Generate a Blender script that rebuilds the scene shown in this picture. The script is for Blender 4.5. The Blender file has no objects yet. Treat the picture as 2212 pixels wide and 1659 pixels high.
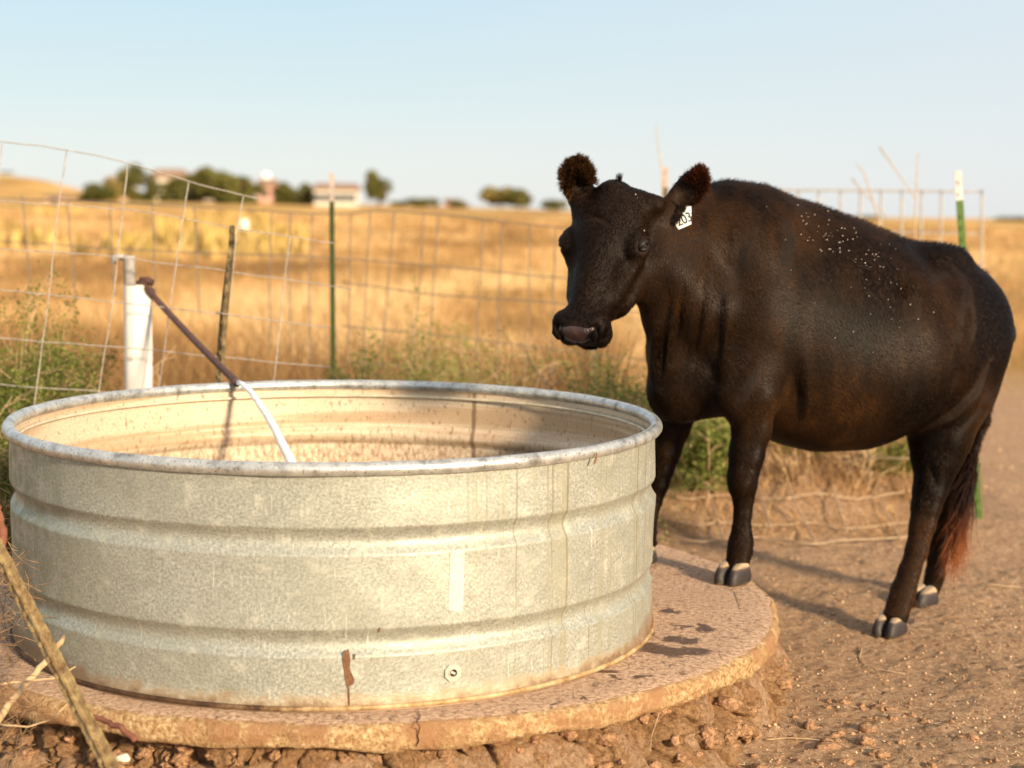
import bpy, math, random
import numpy as np
from mathutils import Vector, Matrix
random.seed(7)
RNG = np.random.default_rng(11)
D = bpy.data
SC = bpy.context.scene
COL = SC.collection

# ------------------------------------------------------------------ camera
CZ, PITCH, ROLL, F22 = 1.196, 0.1067, 0.0118, 3389.0      # metres, radians, focal length in 2212-wide pixels
camd = D.cameras.new('camera'); cam = D.objects.new('camera', camd); COL.objects.link(cam)
Fv = Vector((0, math.cos(PITCH), -math.sin(PITCH))); R0 = Vector((1, 0, 0)); U0 = R0.cross(Fv)
Rv = math.cos(ROLL)*R0 + math.sin(ROLL)*U0; Uv = -math.sin(ROLL)*R0 + math.cos(ROLL)*U0
cam.matrix_world = Matrix(((Rv.x, Uv.x, -Fv.x, 0), (Rv.y, Uv.y, -Fv.y, 0), (Rv.z, Uv.z, -Fv.z, CZ), (0, 0, 0, 1)))
camd.sensor_width = 36; camd.lens = 36*F22/2212; camd.clip_end = 3000; camd.clip_start = .05
camd.dof.use_dof = True; camd.dof.focus_distance = 4.3; camd.dof.aperture_fstop = 2.1
SC.camera = cam

# ------------------------------------------------------------------ sky, sun, exposure
SUN_AZ, SUN_EL = math.radians(38), math.radians(18)       # azimuth measured from straight behind the camera towards its right
sdir = Vector((math.sin(SUN_AZ)*math.cos(SUN_EL), -math.cos(SUN_AZ)*math.cos(SUN_EL), math.sin(SUN_EL)))
w = D.worlds.new('World'); SC.world = w; w.use_nodes = True
nt = w.node_tree; bg = nt.nodes['Background']
sky = nt.nodes.new('ShaderNodeTexSky'); sky.sky_type = 'NISHITA'; sky.sun_disc = False
sky.sun_elevation = SUN_EL; sky.sun_rotation = math.atan2(sdir.x, sdir.y)
sky.air_density = 1.0; sky.dust_density = 1.0; sky.ozone_density = 1.2; sky.altitude = 0
# pale summer haze low in the sky, unseen upper dome brightened as added fill
gtc = nt.nodes.new('ShaderNodeTexCoord'); gsx = nt.nodes.new('ShaderNodeSeparateXYZ'); nt.links.new(gtc.outputs['Generated'], gsx.inputs[0])
hz_r = nt.nodes.new('ShaderNodeValToRGB'); he = hz_r.color_ramp.elements
he[0].position = 0; he[0].color = (.93, .93, .90, 1); he[1].position = .5; he[1].color = (1.0, .98, .95, 1)
for p_, c_ in ((.03, (.87, .92, .91)), (.075, (.73, .86, .90)), (.135, (.61, .80, .90))):
    q_ = he.new(p_); q_.color = (*c_, 1)
nt.links.new(gsx.outputs[2], hz_r.inputs[0])
lv_ = nt.nodes.new('ShaderNodeMapRange'); lv_.inputs['From Min'].default_value = -.12; lv_.inputs['From Max'].default_value = .40; lv_.inputs['To Max'].default_value = .75; nt.links.new(gsx.outputs[0], lv_.inputs[0])
lm_ = nt.nodes.new('ShaderNodeMix'); lm_.data_type = 'RGBA'; nt.links.new(lv_.outputs[0], lm_.inputs[0]); nt.links.new(hz_r.outputs[0], lm_.inputs[6]); lm_.inputs[7].default_value = (.84, .87, .92, 1)
hm_ = nt.nodes.new('ShaderNodeVectorMath'); hm_.operation = 'SCALE'; hm_.inputs['Scale'].default_value = 3.75; nt.links.new(lm_.outputs[2], hm_.inputs[0])
fr_ = nt.nodes.new('ShaderNodeMapRange'); fr_.inputs['From Min'].default_value = .10; fr_.inputs['From Max'].default_value = .45
fr_.inputs['To Min'].default_value = .92; fr_.inputs['To Max'].default_value = .78; nt.links.new(gsx.outputs[2], fr_.inputs[0])
mx_ = nt.nodes.new('ShaderNodeMix'); mx_.data_type = 'RGBA'; nt.links.new(fr_.outputs[0], mx_.inputs[0]); nt.links.new(sky.outputs[0], mx_.inputs[6]); nt.links.new(hm_.outputs[0], mx_.inputs[7])
nt.links.new(mx_.outputs[2], bg.inputs[0]); bg.inputs[1].default_value = .15
sl = D.lights.new('sun', 'SUN'); so = D.objects.new('sun', sl); COL.objects.link(so)
sl.energy = 4.5; sl.angle = math.radians(6); sl.color = (1, .79, .53)
so.rotation_euler = sdir.to_track_quat('Z', 'Y').to_euler(); so.location = sdir*20
SC.view_settings.view_transform = 'Standard'; SC.view_settings.look = 'None'
SC.view_settings.gamma = 1; SC.view_settings.exposure = .72
SC.cycles.max_bounces = 6; SC.cycles.use_denoising = True; SC.cycles.caustics_reflective = False

# ------------------------------------------------------------------ helpers
def PX(x, y, d):
    """point seen at pixel x, y of a 2212-wide picture at forward distance d"""
    x, y, d = float(x), float(y), float(d)
    return Vector((0, 0, CZ)) + d*(Fv + Rv*((x-1106)/F22) - Uv*((y-829.5)/F22))
def G(x, y, z=0.):
    r = PX(x, y, 1.) - Vector((0, 0, CZ)); t = (float(z)-CZ)/r.z
    return Vector((0, 0, CZ)) + r*t
def tag(o, label=None, cat=None, group=None, kind=None):
    if label: o['label'] = label
    if cat: o['category'] = cat
    if group: o['group'] = group
    if kind: o['kind'] = kind
    return o
def link(name, me, mat=None, parent=None):
    me.name = name
    o = D.objects.new(name, me); COL.objects.link(o)
    if mat: me.materials.append(mat)
    if parent is not None:
        o.parent = parent
        o.matrix_parent_inverse = parent.matrix_world.inverted()
    return o
def empty(name, loc):
    o = D.objects.new(name, None); COL.objects.link(o); o.location = loc; o.empty_display_size = .1
    o.matrix_world = Matrix.Translation(Vector(loc)); return o
def fast(name, V, F, mat, parent=None, smooth=False, attr=None, uv=None):
    """mesh from a vertex array and a face array of constant size"""
    V = np.asarray(V, np.float32).reshape(-1, 3); F = np.asarray(F, np.int32); k = F.shape[1]
    off = np.zeros(3, np.float32)
    if parent is not None: pass
    me = D.meshes.new(name)
    me.vertices.add(len(V)); me.vertices.foreach_set('co', V.ravel())
    me.loops.add(F.size); me.loops.foreach_set('vertex_index', F.ravel())
    me.polygons.add(len(F)); me.polygons.foreach_set('loop_start', np.arange(0, F.size, k, dtype=np.int32))
    me.polygons.foreach_set('loop_total', np.full(len(F), k, np.int32))
    me.update(calc_edges=True)
    if smooth: me.polygons.foreach_set('use_smooth', np.ones(len(F), bool))
    if attr is not None:
        a = me.attributes.new('shade', 'FLOAT', 'POINT'); a.data.foreach_set('value', np.asarray(attr, np.float32))
    if uv is not None:
        u = me.uv_layers.new(name='uv'); u.data.foreach_set('uv', np.asarray(uv, np.float32)[F.ravel()].ravel())
    me.validate()
    return link(name, me, mat, parent)
class MB:
    """collects polygons for one mesh"""
    def __init__(s): s.v = []; s.f = []
    def add(s, v, f):
        n = len(s.v); s.v += [tuple(p) for p in v]; s.f += [tuple(i+n for i in q) for q in f]
    def box(s, c, sx, sy, sz, M=None):
        c = Vector(c); M = M or Matrix.Identity(3)
        v = [c + M @ Vector((x*sx/2, y*sy/2, z*sz/2)) for x in (-1, 1) for y in (-1, 1) for z in (-1, 1)]
        s.add(v, [(0, 1, 3, 2), (4, 6, 7, 5), (0, 4, 5, 1), (2, 3, 7, 6), (0, 2, 6, 4), (1, 5, 7, 3)])
    def tube(s, pts, rad, n=8, cap=True):
        pts = [Vector(p) for p in pts]; m = len(pts)
        rad = [rad]*m if isinstance(rad, (int, float)) else rad
        up = Vector((0, 0, 1)); V = []
        t0 = (pts[1]-pts[0]).normalized()
        a = t0.cross(up) if abs(t0.z) < .9 else t0.cross(Vector((1, 0, 0))); a.normalize()
        for i, p in enumerate(pts):
            t = (pts[min(i+1, m-1)]-pts[max(i-1, 0)]).normalized()
            a = (a - t*a.dot(t)).normalized(); b = t.cross(a)
            V += [p + float(rad[i])*(math.cos(q)*a + math.sin(q)*b) for q in [2*math.pi*k/n for k in range(n)]]
        Fc = [(i*n+k, i*n+(k+1) % n, (i+1)*n+(k+1) % n, (i+1)*n+k) for i in range(m-1) for k in range(n)]
        if cap: Fc += [tuple(range(n-1, -1, -1)), tuple((m-1)*n+k for k in range(n))]
        s.add(V, Fc)
    def build(s, name, mat, parent=None, smooth=False):
        me = D.meshes.new(name); me.from_pydata([tuple(v) for v in s.v], [], s.f); me.validate(); me.update()
        if smooth:
            me.polygons.foreach_set('use_smooth', np.ones(len(me.polygons), bool))
        return link(name, me, mat, parent)
def ss(a, b, x):
    t = np.clip((x-a)/(b-a), 0, 1); return t*t*(3-2*t)
def _h(ix, iy, iz):
    n = (ix.astype(np.int64)*374761393 + iy.astype(np.int64)*668265263 + iz.astype(np.int64)*2147483647) & 0xffffffff
    n = ((n ^ (n >> 13))*1274126177) & 0xffffffff
    n = ((n ^ (n >> 15))*2246822519) & 0xffffffff
    return ((n ^ (n >> 16)) & 0xffff)/65535.0
def noise(x, y, z=0.):
    x, y, z = np.broadcast_arrays(np.asarray(x, float), np.asarray(y, float), np.asarray(z, float))
    ix, iy, iz = np.floor(x), np.floor(y), np.floor(z)
    fx, fy, fz = x-ix, y-iy, z-iz
    fx, fy, fz = fx*fx*(3-2*fx), fy*fy*(3-2*fy), fz*fz*(3-2*fz)
    r = 0
    for a in (0, 1):
        for b in (0, 1):
            for c in (0, 1):
                r = r + (fx if a else 1-fx)*(fy if b else 1-fy)*(fz if c else 1-fz)*_h(ix+a, iy+b, iz+c)
    return r*2-1
def fbm(x, y, z=0., o=4):
    r = 0; a = 1.
    for i in range(o):
        r = r + a*noise(x*2**i+i*17.3, y*2**i+i*9.1, z*2**i); a *= .5
    return r
def cell(x, y, seed=0):
    """distance to nearest jittered cell point and its id hash"""
    ix, iy = np.floor(x), np.floor(y); best = np.full(x.shape, 9.); idv = np.zeros(x.shape); sec = np.full(x.shape, 9.)
    for a in (-1, 0, 1):
        for b in (-1, 0, 1):
            cx = ix+a+_h(ix+a, iy+b, ix*0+seed); cy = iy+b+_h(ix+a, iy+b, ix*0+seed+5)
            d = np.hypot(x-cx, y-cy); m = d < best
            sec = np.where(m, best, np.minimum(sec, d)); idv = np.where(m, _h(ix+a, iy+b, ix*0+seed+9), idv); best = np.where(m, d, best)
    return best, idv, sec

# ------------------------------------------------------------------ materials
class NT:
    def __init__(s, name, rough=.8, metal=0., spec=.3):
        s.m = D.materials.new(name); s.m.use_nodes = True; s.t = s.m.node_tree
        s.p = s.t.nodes['Principled BSDF']; s.p.inputs['Roughness'].default_value = rough
        s.p.inputs['Metallic'].default_value = metal; s.p.inputs['Specular IOR Level'].default_value = spec
        s.out = s.t.nodes['Material Output']
    def n(s, typ, **k):
        nd = s.t.nodes.new(typ)
        for a, b in k.items(): setattr(nd, a, b)
        return nd
    def l(s, a, b): s.t.links.new(a, b)
    def co(s, which='Object', scale=(1, 1, 1), loc=(0, 0, 0)):
        c = s.n('ShaderNodeTexCoord'); m = s.n('ShaderNodeMapping')
        m.inputs['Scale'].default_value = scale; m.inputs['Location'].default_value = loc
        s.l(c.outputs[which], m.inputs[0]); return m.outputs[0]
    def noise(s, vec, scale, detail=5, rough=.6, dist=0.):
        nd = s.n('ShaderNodeTexNoise'); nd.inputs['Scale'].default_value = scale
        nd.inputs['Detail'].default_value = detail; nd.inputs['Roughness'].default_value = rough
        nd.inputs['Distortion'].default_value = dist
        s.l(vec, nd.inputs['Vector']); return nd.outputs[0]
    def ramp(s, fac, stops):
        r = s.n('ShaderNodeValToRGB'); e = r.color_ramp.elements
        while len(e) > 1: e.remove(e[-1])
        e[0].position = stops[0][0]; e[0].color = (*stops[0][1], 1) if len(stops[0][1]) == 3 else stops[0][1]
        for p, c in stops[1:]:
            q = e.new(p); q.color = (*c, 1)
        s.l(fac, r.inputs[0]); return r.outputs[0]
    def mix(s, fac, a, b, mode='MIX'):
        m = s.n('ShaderNodeMix', data_type='RGBA', blend_type=mode)
        for k, v in ((0, fac), (6, a), (7, b)):
            if hasattr(v, 'links'): s.l(v, m.inputs[k])
            else: m.inputs[k].default_value = v if k == 0 else (*v, 1)
        return m.outputs[2]
    def math(s, op, a, b=0., clamp=False):
        m = s.n('ShaderNodeMath', operation=op, use_clamp=clamp)
        for k, v in ((0, a), (1, b)):
            if hasattr(v, 'links'): s.l(v, m.inputs[k])
            else: m.inputs[k].default_value = v
        return m.outputs[0]
    def mask(s, fac, a, b):
        m = s.n('ShaderNodeMapRange', interpolation_type='SMOOTHSTEP')
        m.inputs['From Min'].default_value = a; m.inputs['From Max'].default_value = b
        s.l(fac, m.inputs[0]); return m.outputs[0]
    def bump(s, h, dist=.01, strength=1., prev=None):
        b = s.n('ShaderNodeBump'); b.inputs['Distance'].default_value = dist; b.inputs['Strength'].default_value = strength
        s.l(h, b.inputs['Height'])
        if prev: s.l(prev, b.inputs['Normal'])
        s.l(b.outputs[0], s.p.inputs['Normal']); return b.outputs[0]
    def col(s, c):
        if hasattr(c, 'links'): s.l(c, s.p.inputs['Base Color'])
        else: s.p.inputs['Base Color'].default_value = (*c, 1)
def simple(name, c, rough=.7, metal=0., var=.25, scale=20., spec=.3, bump=.0):
    t = NT(name, rough, metal, spec); v = t.co()
    nz = t.noise(v, scale)
    t.col(t.ramp(nz, [(.3, tuple(x*(1-var) for x in c)), (.7, tuple(min(1, x*(1+var)) for x in c))]))
    if bump: t.bump(nz, bump)
    return t.m
def attrmat(name, stops, rough=.8, sheen=0, transl=0.):
    t = NT(name, rough, 0, .2); a = t.n('ShaderNodeAttribute', attribute_name='shade')
    c = t.ramp(a.outputs['Fac'], stops); t.col(c)
    if transl:
        tr = t.n('ShaderNodeBsdfTranslucent'); t.l(c, tr.inputs[0]); mx = t.n('ShaderNodeMixShader')
        mx.inputs[0].default_value = transl; t.l(t.p.outputs[0], mx.inputs[1]); t.l(tr.outputs[0], mx.inputs[2]); t.l(mx.outputs[0], t.out.inputs[0])
    return t.m

# ground
t = NT('soil', .95, 0, .15); v = t.co()
n1 = t.noise(v, 3.0, 6, .65); n2 = t.noise(v, 48, 8, .8, .6); n3 = t.noise(v, 220, 3, .6)
soil = t.ramp(n2, [(.32, (.13, .065, .034)), (.42, (.44, .25, .135)), (.53, (.70, .44, .26)), (.64, (.92, .67, .44))])
soil = t.mix(t.math('MULTIPLY', t.mask(n1, .35, .7), .4), soil, (.50, .31, .18), 'MIX')
soil2 = t.mix(t.mask(n3, .58, .72), soil, (.60, .46, .30))
sx = t.n('ShaderNodeSeparateXYZ'); t.l(t.co(), sx.inputs[0])
# dry pasture takes over from the trodden dirt further out
nf = t.noise(t.co(scale=(.30, .09, 1)), 1.0, 5, .6)
edge = t.math('ADD', sx.outputs[1], t.math('MULTIPLY', nf, 6.))
edge = t.math('SUBTRACT', edge, t.math('MULTIPLY', sx.outputs[0], .75))
nfa = t.noise(t.co(scale=(.10, .035, 1)), 1.0, 6, .62)
fieldc = t.ramp(nfa, [(.30, (.26, .145, .05)), (.42, (.50, .28, .085)), (.55, (.66, .38, .12)), (.68, (.76, .51, .21))])
nfg = t.noise(t.co(scale=(.16, .05, 1), loc=(9, 4, 0)), 1.0, 4)
fieldc = t.mix(t.mask(nfg, .58, .72), fieldc, (.38, .30, .06))
t.col(t.mix(t.mask(edge, 11.5, 15.), soil2, fieldc))
h = t.math('ADD', t.math('MULTIPLY', n2, 1.), t.math('MULTIPLY', n3, .35)); t.bump(h, .035, 1.)
M_SOIL = t.m
t = NT('bank_dirt', .95, 0, .12); v = t.co(); n1 = t.noise(v, 6, 5); n2 = t.noise(v, 70, 8, .8)
t.col(t.mix(t.math('MULTIPLY', t.mask(n1, .4, .65), .5), t.ramp(n2, [(.32, (.12, .058, .026)), (.46, (.34, .19, .095)), (.58, (.55, .34, .175)), (.72, (.78, .54, .31))]), (.40, .22, .11))); t.bump(n2, .02, 1.); M_BANK = t.m
# concrete
t = NT('old_concrete', .92, 0, .2); v = t.co()
n1 = t.noise(v, 4, 5); n2 = t.noise(v, 60, 6, .75); n3 = t.noise(t.co(scale=(1, .45, 1)), 26, 5, .7, 1.)
c = t.ramp(n2, [(.31, (.15, .08, .046)), (.42, (.44, .27, .18)), (.54, (.70, .47, .315)), (.68, (.90, .68, .48))])
c = t.mix(t.math('MULTIPLY', t.mask(n1, .4, .7), .5), c, (.56, .36, .235))
c = t.mix(t.math('MULTIPLY', t.mask(n3, .56, .66), .7), c, (.13, .075, .05))
sxc = t.n('ShaderNodeSeparateXYZ'); t.l(t.co(), sxc.inputs[0]); nd1 = t.noise(t.co(), 11, 6, .65); nd2 = t.noise(t.co(loc=(5, 2, 0)), 11, 6, .65)
wx = t.math('ADD', sxc.outputs[0], t.math('MULTIPLY', t.math('SUBTRACT', nd1, .5), .16)); wy = t.math('ADD', sxc.outputs[1], t.math('MULTIPLY', t.math('SUBTRACT', nd2, .5), .20)); wet = None
for px_, py_, rx_, ry_ in ((1455, 1408, .115, .060), (1470, 1380, .060, .055), (1524, 1358, .022, .050), (1450, 1321, .030, .028), (1308, 1449, .040, .024), (1384, 1460, .028, .022), (1328, 1463, .014, .012), (1474, 1351, .026, .022), (1260, 1506, .014, .012), (1400, 1395, .05, .03), (1206, 1522, .010, .010)):
    g_ = G(px_, py_, 0); dx_ = t.math('DIVIDE', t.math('SUBTRACT', wx, g_.x), rx_); dy_ = t.math('DIVIDE', t.math('SUBTRACT', wy, g_.y), ry_)
    m_ = t.mask(t.math('SQRT', t.math('ADD', t.math('MULTIPLY', dx_, dx_), t.math('MULTIPLY', dy_, dy_))), 1.12, .80); wet = m_ if wet is None else t.math('MAXIMUM', wet, m_)
c = t.mix(t.math('MULTIPLY', wet, .86), c, (.075, .036, .022)); t.l(t.math('SUBTRACT', .92, t.math('MULTIPLY', wet, .5)), t.p.inputs['Roughness'])
t.col(c); t.bump(n2, .012, 1.); M_CONC = t.m
t = NT('broken_concrete_edge', .95, 0, .15); v = t.co()
n1 = t.noise(v, 9, 5); n2 = t.noise(v, 75, 6, .75)
c = t.ramp(n2, [(.30, (.16, .08, .035)), (.44, (.44, .26, .12)), (.56, (.66, .46, .24)), (.70, (.86, .72, .48))])
t.col(t.mix(t.mask(n1, .42, .62), c, (.44, .24, .12))); t.bump(n2, .014, 1.); M_CEDGE = t.m
# galvanised steel, uv = metres round the tank, height
def galv(inner=False):
    t = NT('galvanised_steel_inside' if inner else 'galvanised_steel', .46, .30, .5)
    uvn = t.n('ShaderNodeUVMap', uv_map='uv'); uv = uvn.outputs[0]
    def mp(sc, loc=(0, 0, 0)):
        m = t.n('ShaderNodeMapping'); m.inputs['Scale'].default_value = sc; m.inputs['Location'].default_value = loc
        t.l(uv, m.inputs[0]); return m.outputs[0]
    s = t.n('ShaderNodeSeparateXYZ'); t.l(uv, s.inputs[0]); U, V = s.outputs[0], s.outputs[1]
    fine = t.noise(mp((1, 1, 1)), 130, 6, .8); big = t.noise(mp((2, 3, 1)), 1.6, 5, .6); med = t.noise(mp((1, 1, 1)), 16, 6, .7)
    if not inner:
        c = t.ramp(fine, [(.32, (.165, .175, .145)), (.48, (.325, .335, .29)), (.66, (.57, .565, .50))])
        c = t.mix(t.math('MULTIPLY', t.mask(big, .40, .66), .45), c, (.32, .33, .275))
        c = t.mix(t.math('MULTIPLY', t.mask(med, .52, .68), .35), c, (.66, .64, .54))
        mot = t.noise(mp((1, 1.4, 1), (3, 1, 0)), 9, 6, .75, .5); c = t.mix(t.math('MULTIPLY', t.mask(mot, .52, .68), .45), c, (.23, .23, .195))
        scr = t.noise(mp((90, 7, 1), (1, 5, 0)), 1., 3, .6); c = t.mix(t.math('MULTIPLY', t.mask(scr, .66, .72), .45), c, (.80, .78, .66))
        # vertical drip streaks on the cow's side of the tank
        stk = t.noise(mp((26, .55, 1)), 1., 4, .65); zone = t.mask(t.math('ADD', U, t.math('MULTIPLY', big, .35)), .48, .80)
        stk2 = t.noise(mp((85, .6, 1)), 1., 2, .5)
        c = t.mix(t.math('MULTIPLY', t.mask(stk, .50, .60), t.math('MULTIPLY', zone, .5)), c, (.33, .31, .21))
        c = t.mix(t.math('MULTIPLY', t.mask(stk2, .60, .66), t.math('MULTIPLY', zone, .65)), c, (.20, .17, .10))
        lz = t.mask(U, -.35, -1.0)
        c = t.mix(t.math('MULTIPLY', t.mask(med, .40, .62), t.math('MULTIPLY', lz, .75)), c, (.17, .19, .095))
        # rust and mud line at the foot
        foot = t.math('ADD', V, t.math('MULTIPLY', t.math('SUBTRACT', med, .5), .11))
        c = t.mix(t.math('MULTIPLY', t.mask(foot, .05, .022), .55), c, (.62, .47, .27))
        rz = t.math('ADD', foot, t.math('MULTIPLY', t.mask(U, .75, 1.35), -.055))
        c = t.mix(t.math('MULTIPLY', t.math('MULTIPLY', t.mask(rz, .026, -.002), .8), t.mask(fine, .40, .56)), c, (.25, .125, .055))
        dz = t.math('ADD', foot, t.math('MULTIPLY', t.mask(U, -.35, -.85), -.035))
        c = t.mix(t.math('MULTIPLY', t.mask(dz, .05, .0), .8), c, (.17, .10, .055))
    else:
        c = t.ramp(fine, [(.3, (.42, .31, .21)), (.5, (.64, .52, .38)), (.7, (.82, .71, .56))])
        c = t.mix(t.math('MULTIPLY', t.mask(big, .35, .7), .6), c, (.56, .46, .33))
        lay = t.noise(mp((.6, 16, 1)), 1., 5, .6, .3)
        low = t.mask(V, .47, .33)
        c = t.mix(t.math('MULTIPLY', t.mask(lay, .48, .60), .65), c, (.38, .23, .115))
        sp = t.noise(mp((1.2, .6, 1)), 55, 4, .7)
        lowm = t.math('MULTIPLY', low, t.mask(sp, .40, .58)); c = t.mix(t.math('MULTIPLY', lowm, .7), c, (.30, .17, .095))
        c = t.mix(t.math('MULTIPLY', t.mask(sp, .58, .64), .75), c, (.18, .10, .05))
        seam = t.math('ABSOLUTE', t.math('SUBTRACT', U, SEAM_U))
        sn = t.math('ADD', seam, t.math('MULTIPLY', t.math('SUBTRACT', sp, .5), .02))
        c = t.mix(t.math('MULTIPLY', t.mask(sn, .011, .004), .8), c, (.15, .09, .05))
    t.col(c); t.bump(t.math('ADD', t.math('MULTIPLY', fine, .3), med), .0035, .6)
    r = t.ramp(med, [(.3, (.38,)*3), (.7, (.62,)*3)]); t.l(r, t.p.inputs['Roughness'])
    if inner: t.p.inputs['Metallic'].default_value = .1
    return t.m
TX, TY, TR = -.5105, 4.6147, .9354
SEAM_U = (math.pi-math.radians(156))*TR
t = NT('galvanised_rim', .36, .6, .5); v = t.co(); n1 = t.noise(v, 22, 6, .7); n2 = t.noise(v, 160, 3, .6)
c = t.ramp(n1, [(.32, (.20, .19, .17)), (.46, (.48, .49, .48)), (.7, (.74, .74, .70))])
c = t.mix(t.mask(n2, .60, .66), c, (.17, .13, .09)); t.col(c); t.bump(n1, .003); M_RIM = t.m
M_GALV, M_GALVI = galv(), galv(True)
M_PATCH = simple('pale_sticker_residue', (.60, .58, .47), .8, 0, .15, 90)
M_MUD = simple('dried_mud', (.17, .085, .045), .9, 0, .3, 60)
M_PVC = simple('white_pvc', (.82, .77, .70), .5, 0, .08, 9, .4)
M_PVCG = simple('grey_weathered_pvc', (.36, .34, .32), .6, 0, .2, 30)
M_RUSTP = simple('rusty_brown_pipe', (.115, .058, .045), .6, .2, .3, 40)
M_TG = simple('green_post_paint', (.065, .125, .02), .5, .1, .25, 40)
M_TGD = simple('dark_green_post_paint', (.035, .055, .014), .6, .1, .3, 40)
M_TWD = simple('faded_pink_post_tip', (.42, .34, .30), .7, 0, .15, 40)
M_TW = simple('white_post_tip', (.50, .50, .48), .6, 0, .15, 40)
M_TRUST = simple('rusted_olive_post', (.15, .11, .055), .75, .3, .75, 28, bump=.004)
t = NT('weathered_ridged_post', .75, .2, .3); v = t.co(); n1 = t.noise(v, 30, 6, .7)
t.col(t.ramp(n1, [(.3, (.10, .055, .028)), (.45, (.27, .17, .075)), (.6, (.40, .29, .13)), (.75, (.58, .46, .24))])); t.bump(n1, .006); M_LEAN = t.m
M_WIRE = simple('galvanised_wire', (.38, .34, .30), .5, .4, .3, 60)
M_WIREL = simple('light_rusty_wire', (.42, .30, .19), .6, .2, .3, 60)
M_WIREDK = simple('weathered_wire', (.20, .165, .13), .6, .4, .3, 60)
M_TWIG = simple('dry_twig', (.50, .35, .20), .85, 0, .3, 50)
M_TWIGD = simple('dark_dry_twig', (.27, .165, .085), .9, 0, .35, 50)
M_TWIGR = simple('reddish_stick', (.20, .08, .05), .85, 0, .3, 50)
M_BARK = simple('bark', (.16, .11, .07), .9, 0, .3, 10)
M_WALLW = simple('white_house_wall', (.66, .61, .52), .8, 0, .06, 2)
M_WALLT = simple('tan_house_wall', (.62, .42, .27), .8, 0, .1, 2)
M_WALLR = simple('pink_red_wall', (.60, .36, .27), .8, 0, .1, 2)
M_ROOF = simple('brown_roof', (.30, .19, .12), .8, 0, .2, 3)
M_WIN = simple('window_glass', (.05, .06, .07), .1, 0, .1, 3, .6)
GREEN = [(0, (.06, .085, .016)), (.5, (.15, .19, .035)), (1, (.36, .36, .10))]
M_LEAF = attrmat('weed_leaves', GREEN, .7, transl=.3)
M_LEAFD = attrmat('tree_leaves', [(0, (.07, .08, .018)), (.6, (.19, .175, .045)), (1, (.42, .31, .11))], .8, transl=.15)
M_LEAFY = attrmat('yellow_green_weeds', [(0, (.26, .19, .06)), (.6, (.55, .39, .12)), (1, (.80, .56, .22))], .8, transl=.2)
M_DRY = attrmat('dry_grass_blades', [(0, (.19, .10, .04)), (.3, (.38, .225, .095)), (.55, (.62, .375, .15)), (1, (.84, .61, .32))], .8, transl=.35)
M_STRAW = attrmat('straw_bits', [(0, (.38, .24, .11)), (1, (.80, .62, .36))], .8)
M_STONE = attrmat('pale_gravel', [(0, (.25, .16, .10)), (.6, (.50, .37, .25)), (1, (.85, .77, .64))], .85)
M_CLOD = simple('mud_clods', (.38, .22, .122), .95, 0, .5, 90, .1, .012)
t = NT('water', .08, 0, .5); t.p.inputs['Transmission Weight'].default_value = .3; t.col((.10, .09, .055)); t.bump(t.noise(t.co(), 30, 3), .004); M_WATER = t.m
t = NT('water_jet', .25, 0, .6); t.col((.88, .92, .98)); t.p.inputs['Transmission Weight'].default_value = .25; t.p.inputs['IOR'].default_value = 1.33
t.bump(t.noise(t.co(scale=(60, 60, 6)), 1, 3), .003); M_JET = t.m
t = NT('wet_concrete', .55, 0, .2); n = t.noise(t.co(), 40, 5); t.col(t.ramp(n, [(.35, (.06, .028, .017)), (.65, (.15, .078, .046))])); t.bump(n, .004); M_WET = t.m
M_CRACK = simple('crack', (.03, .015, .01), .9)

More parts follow.
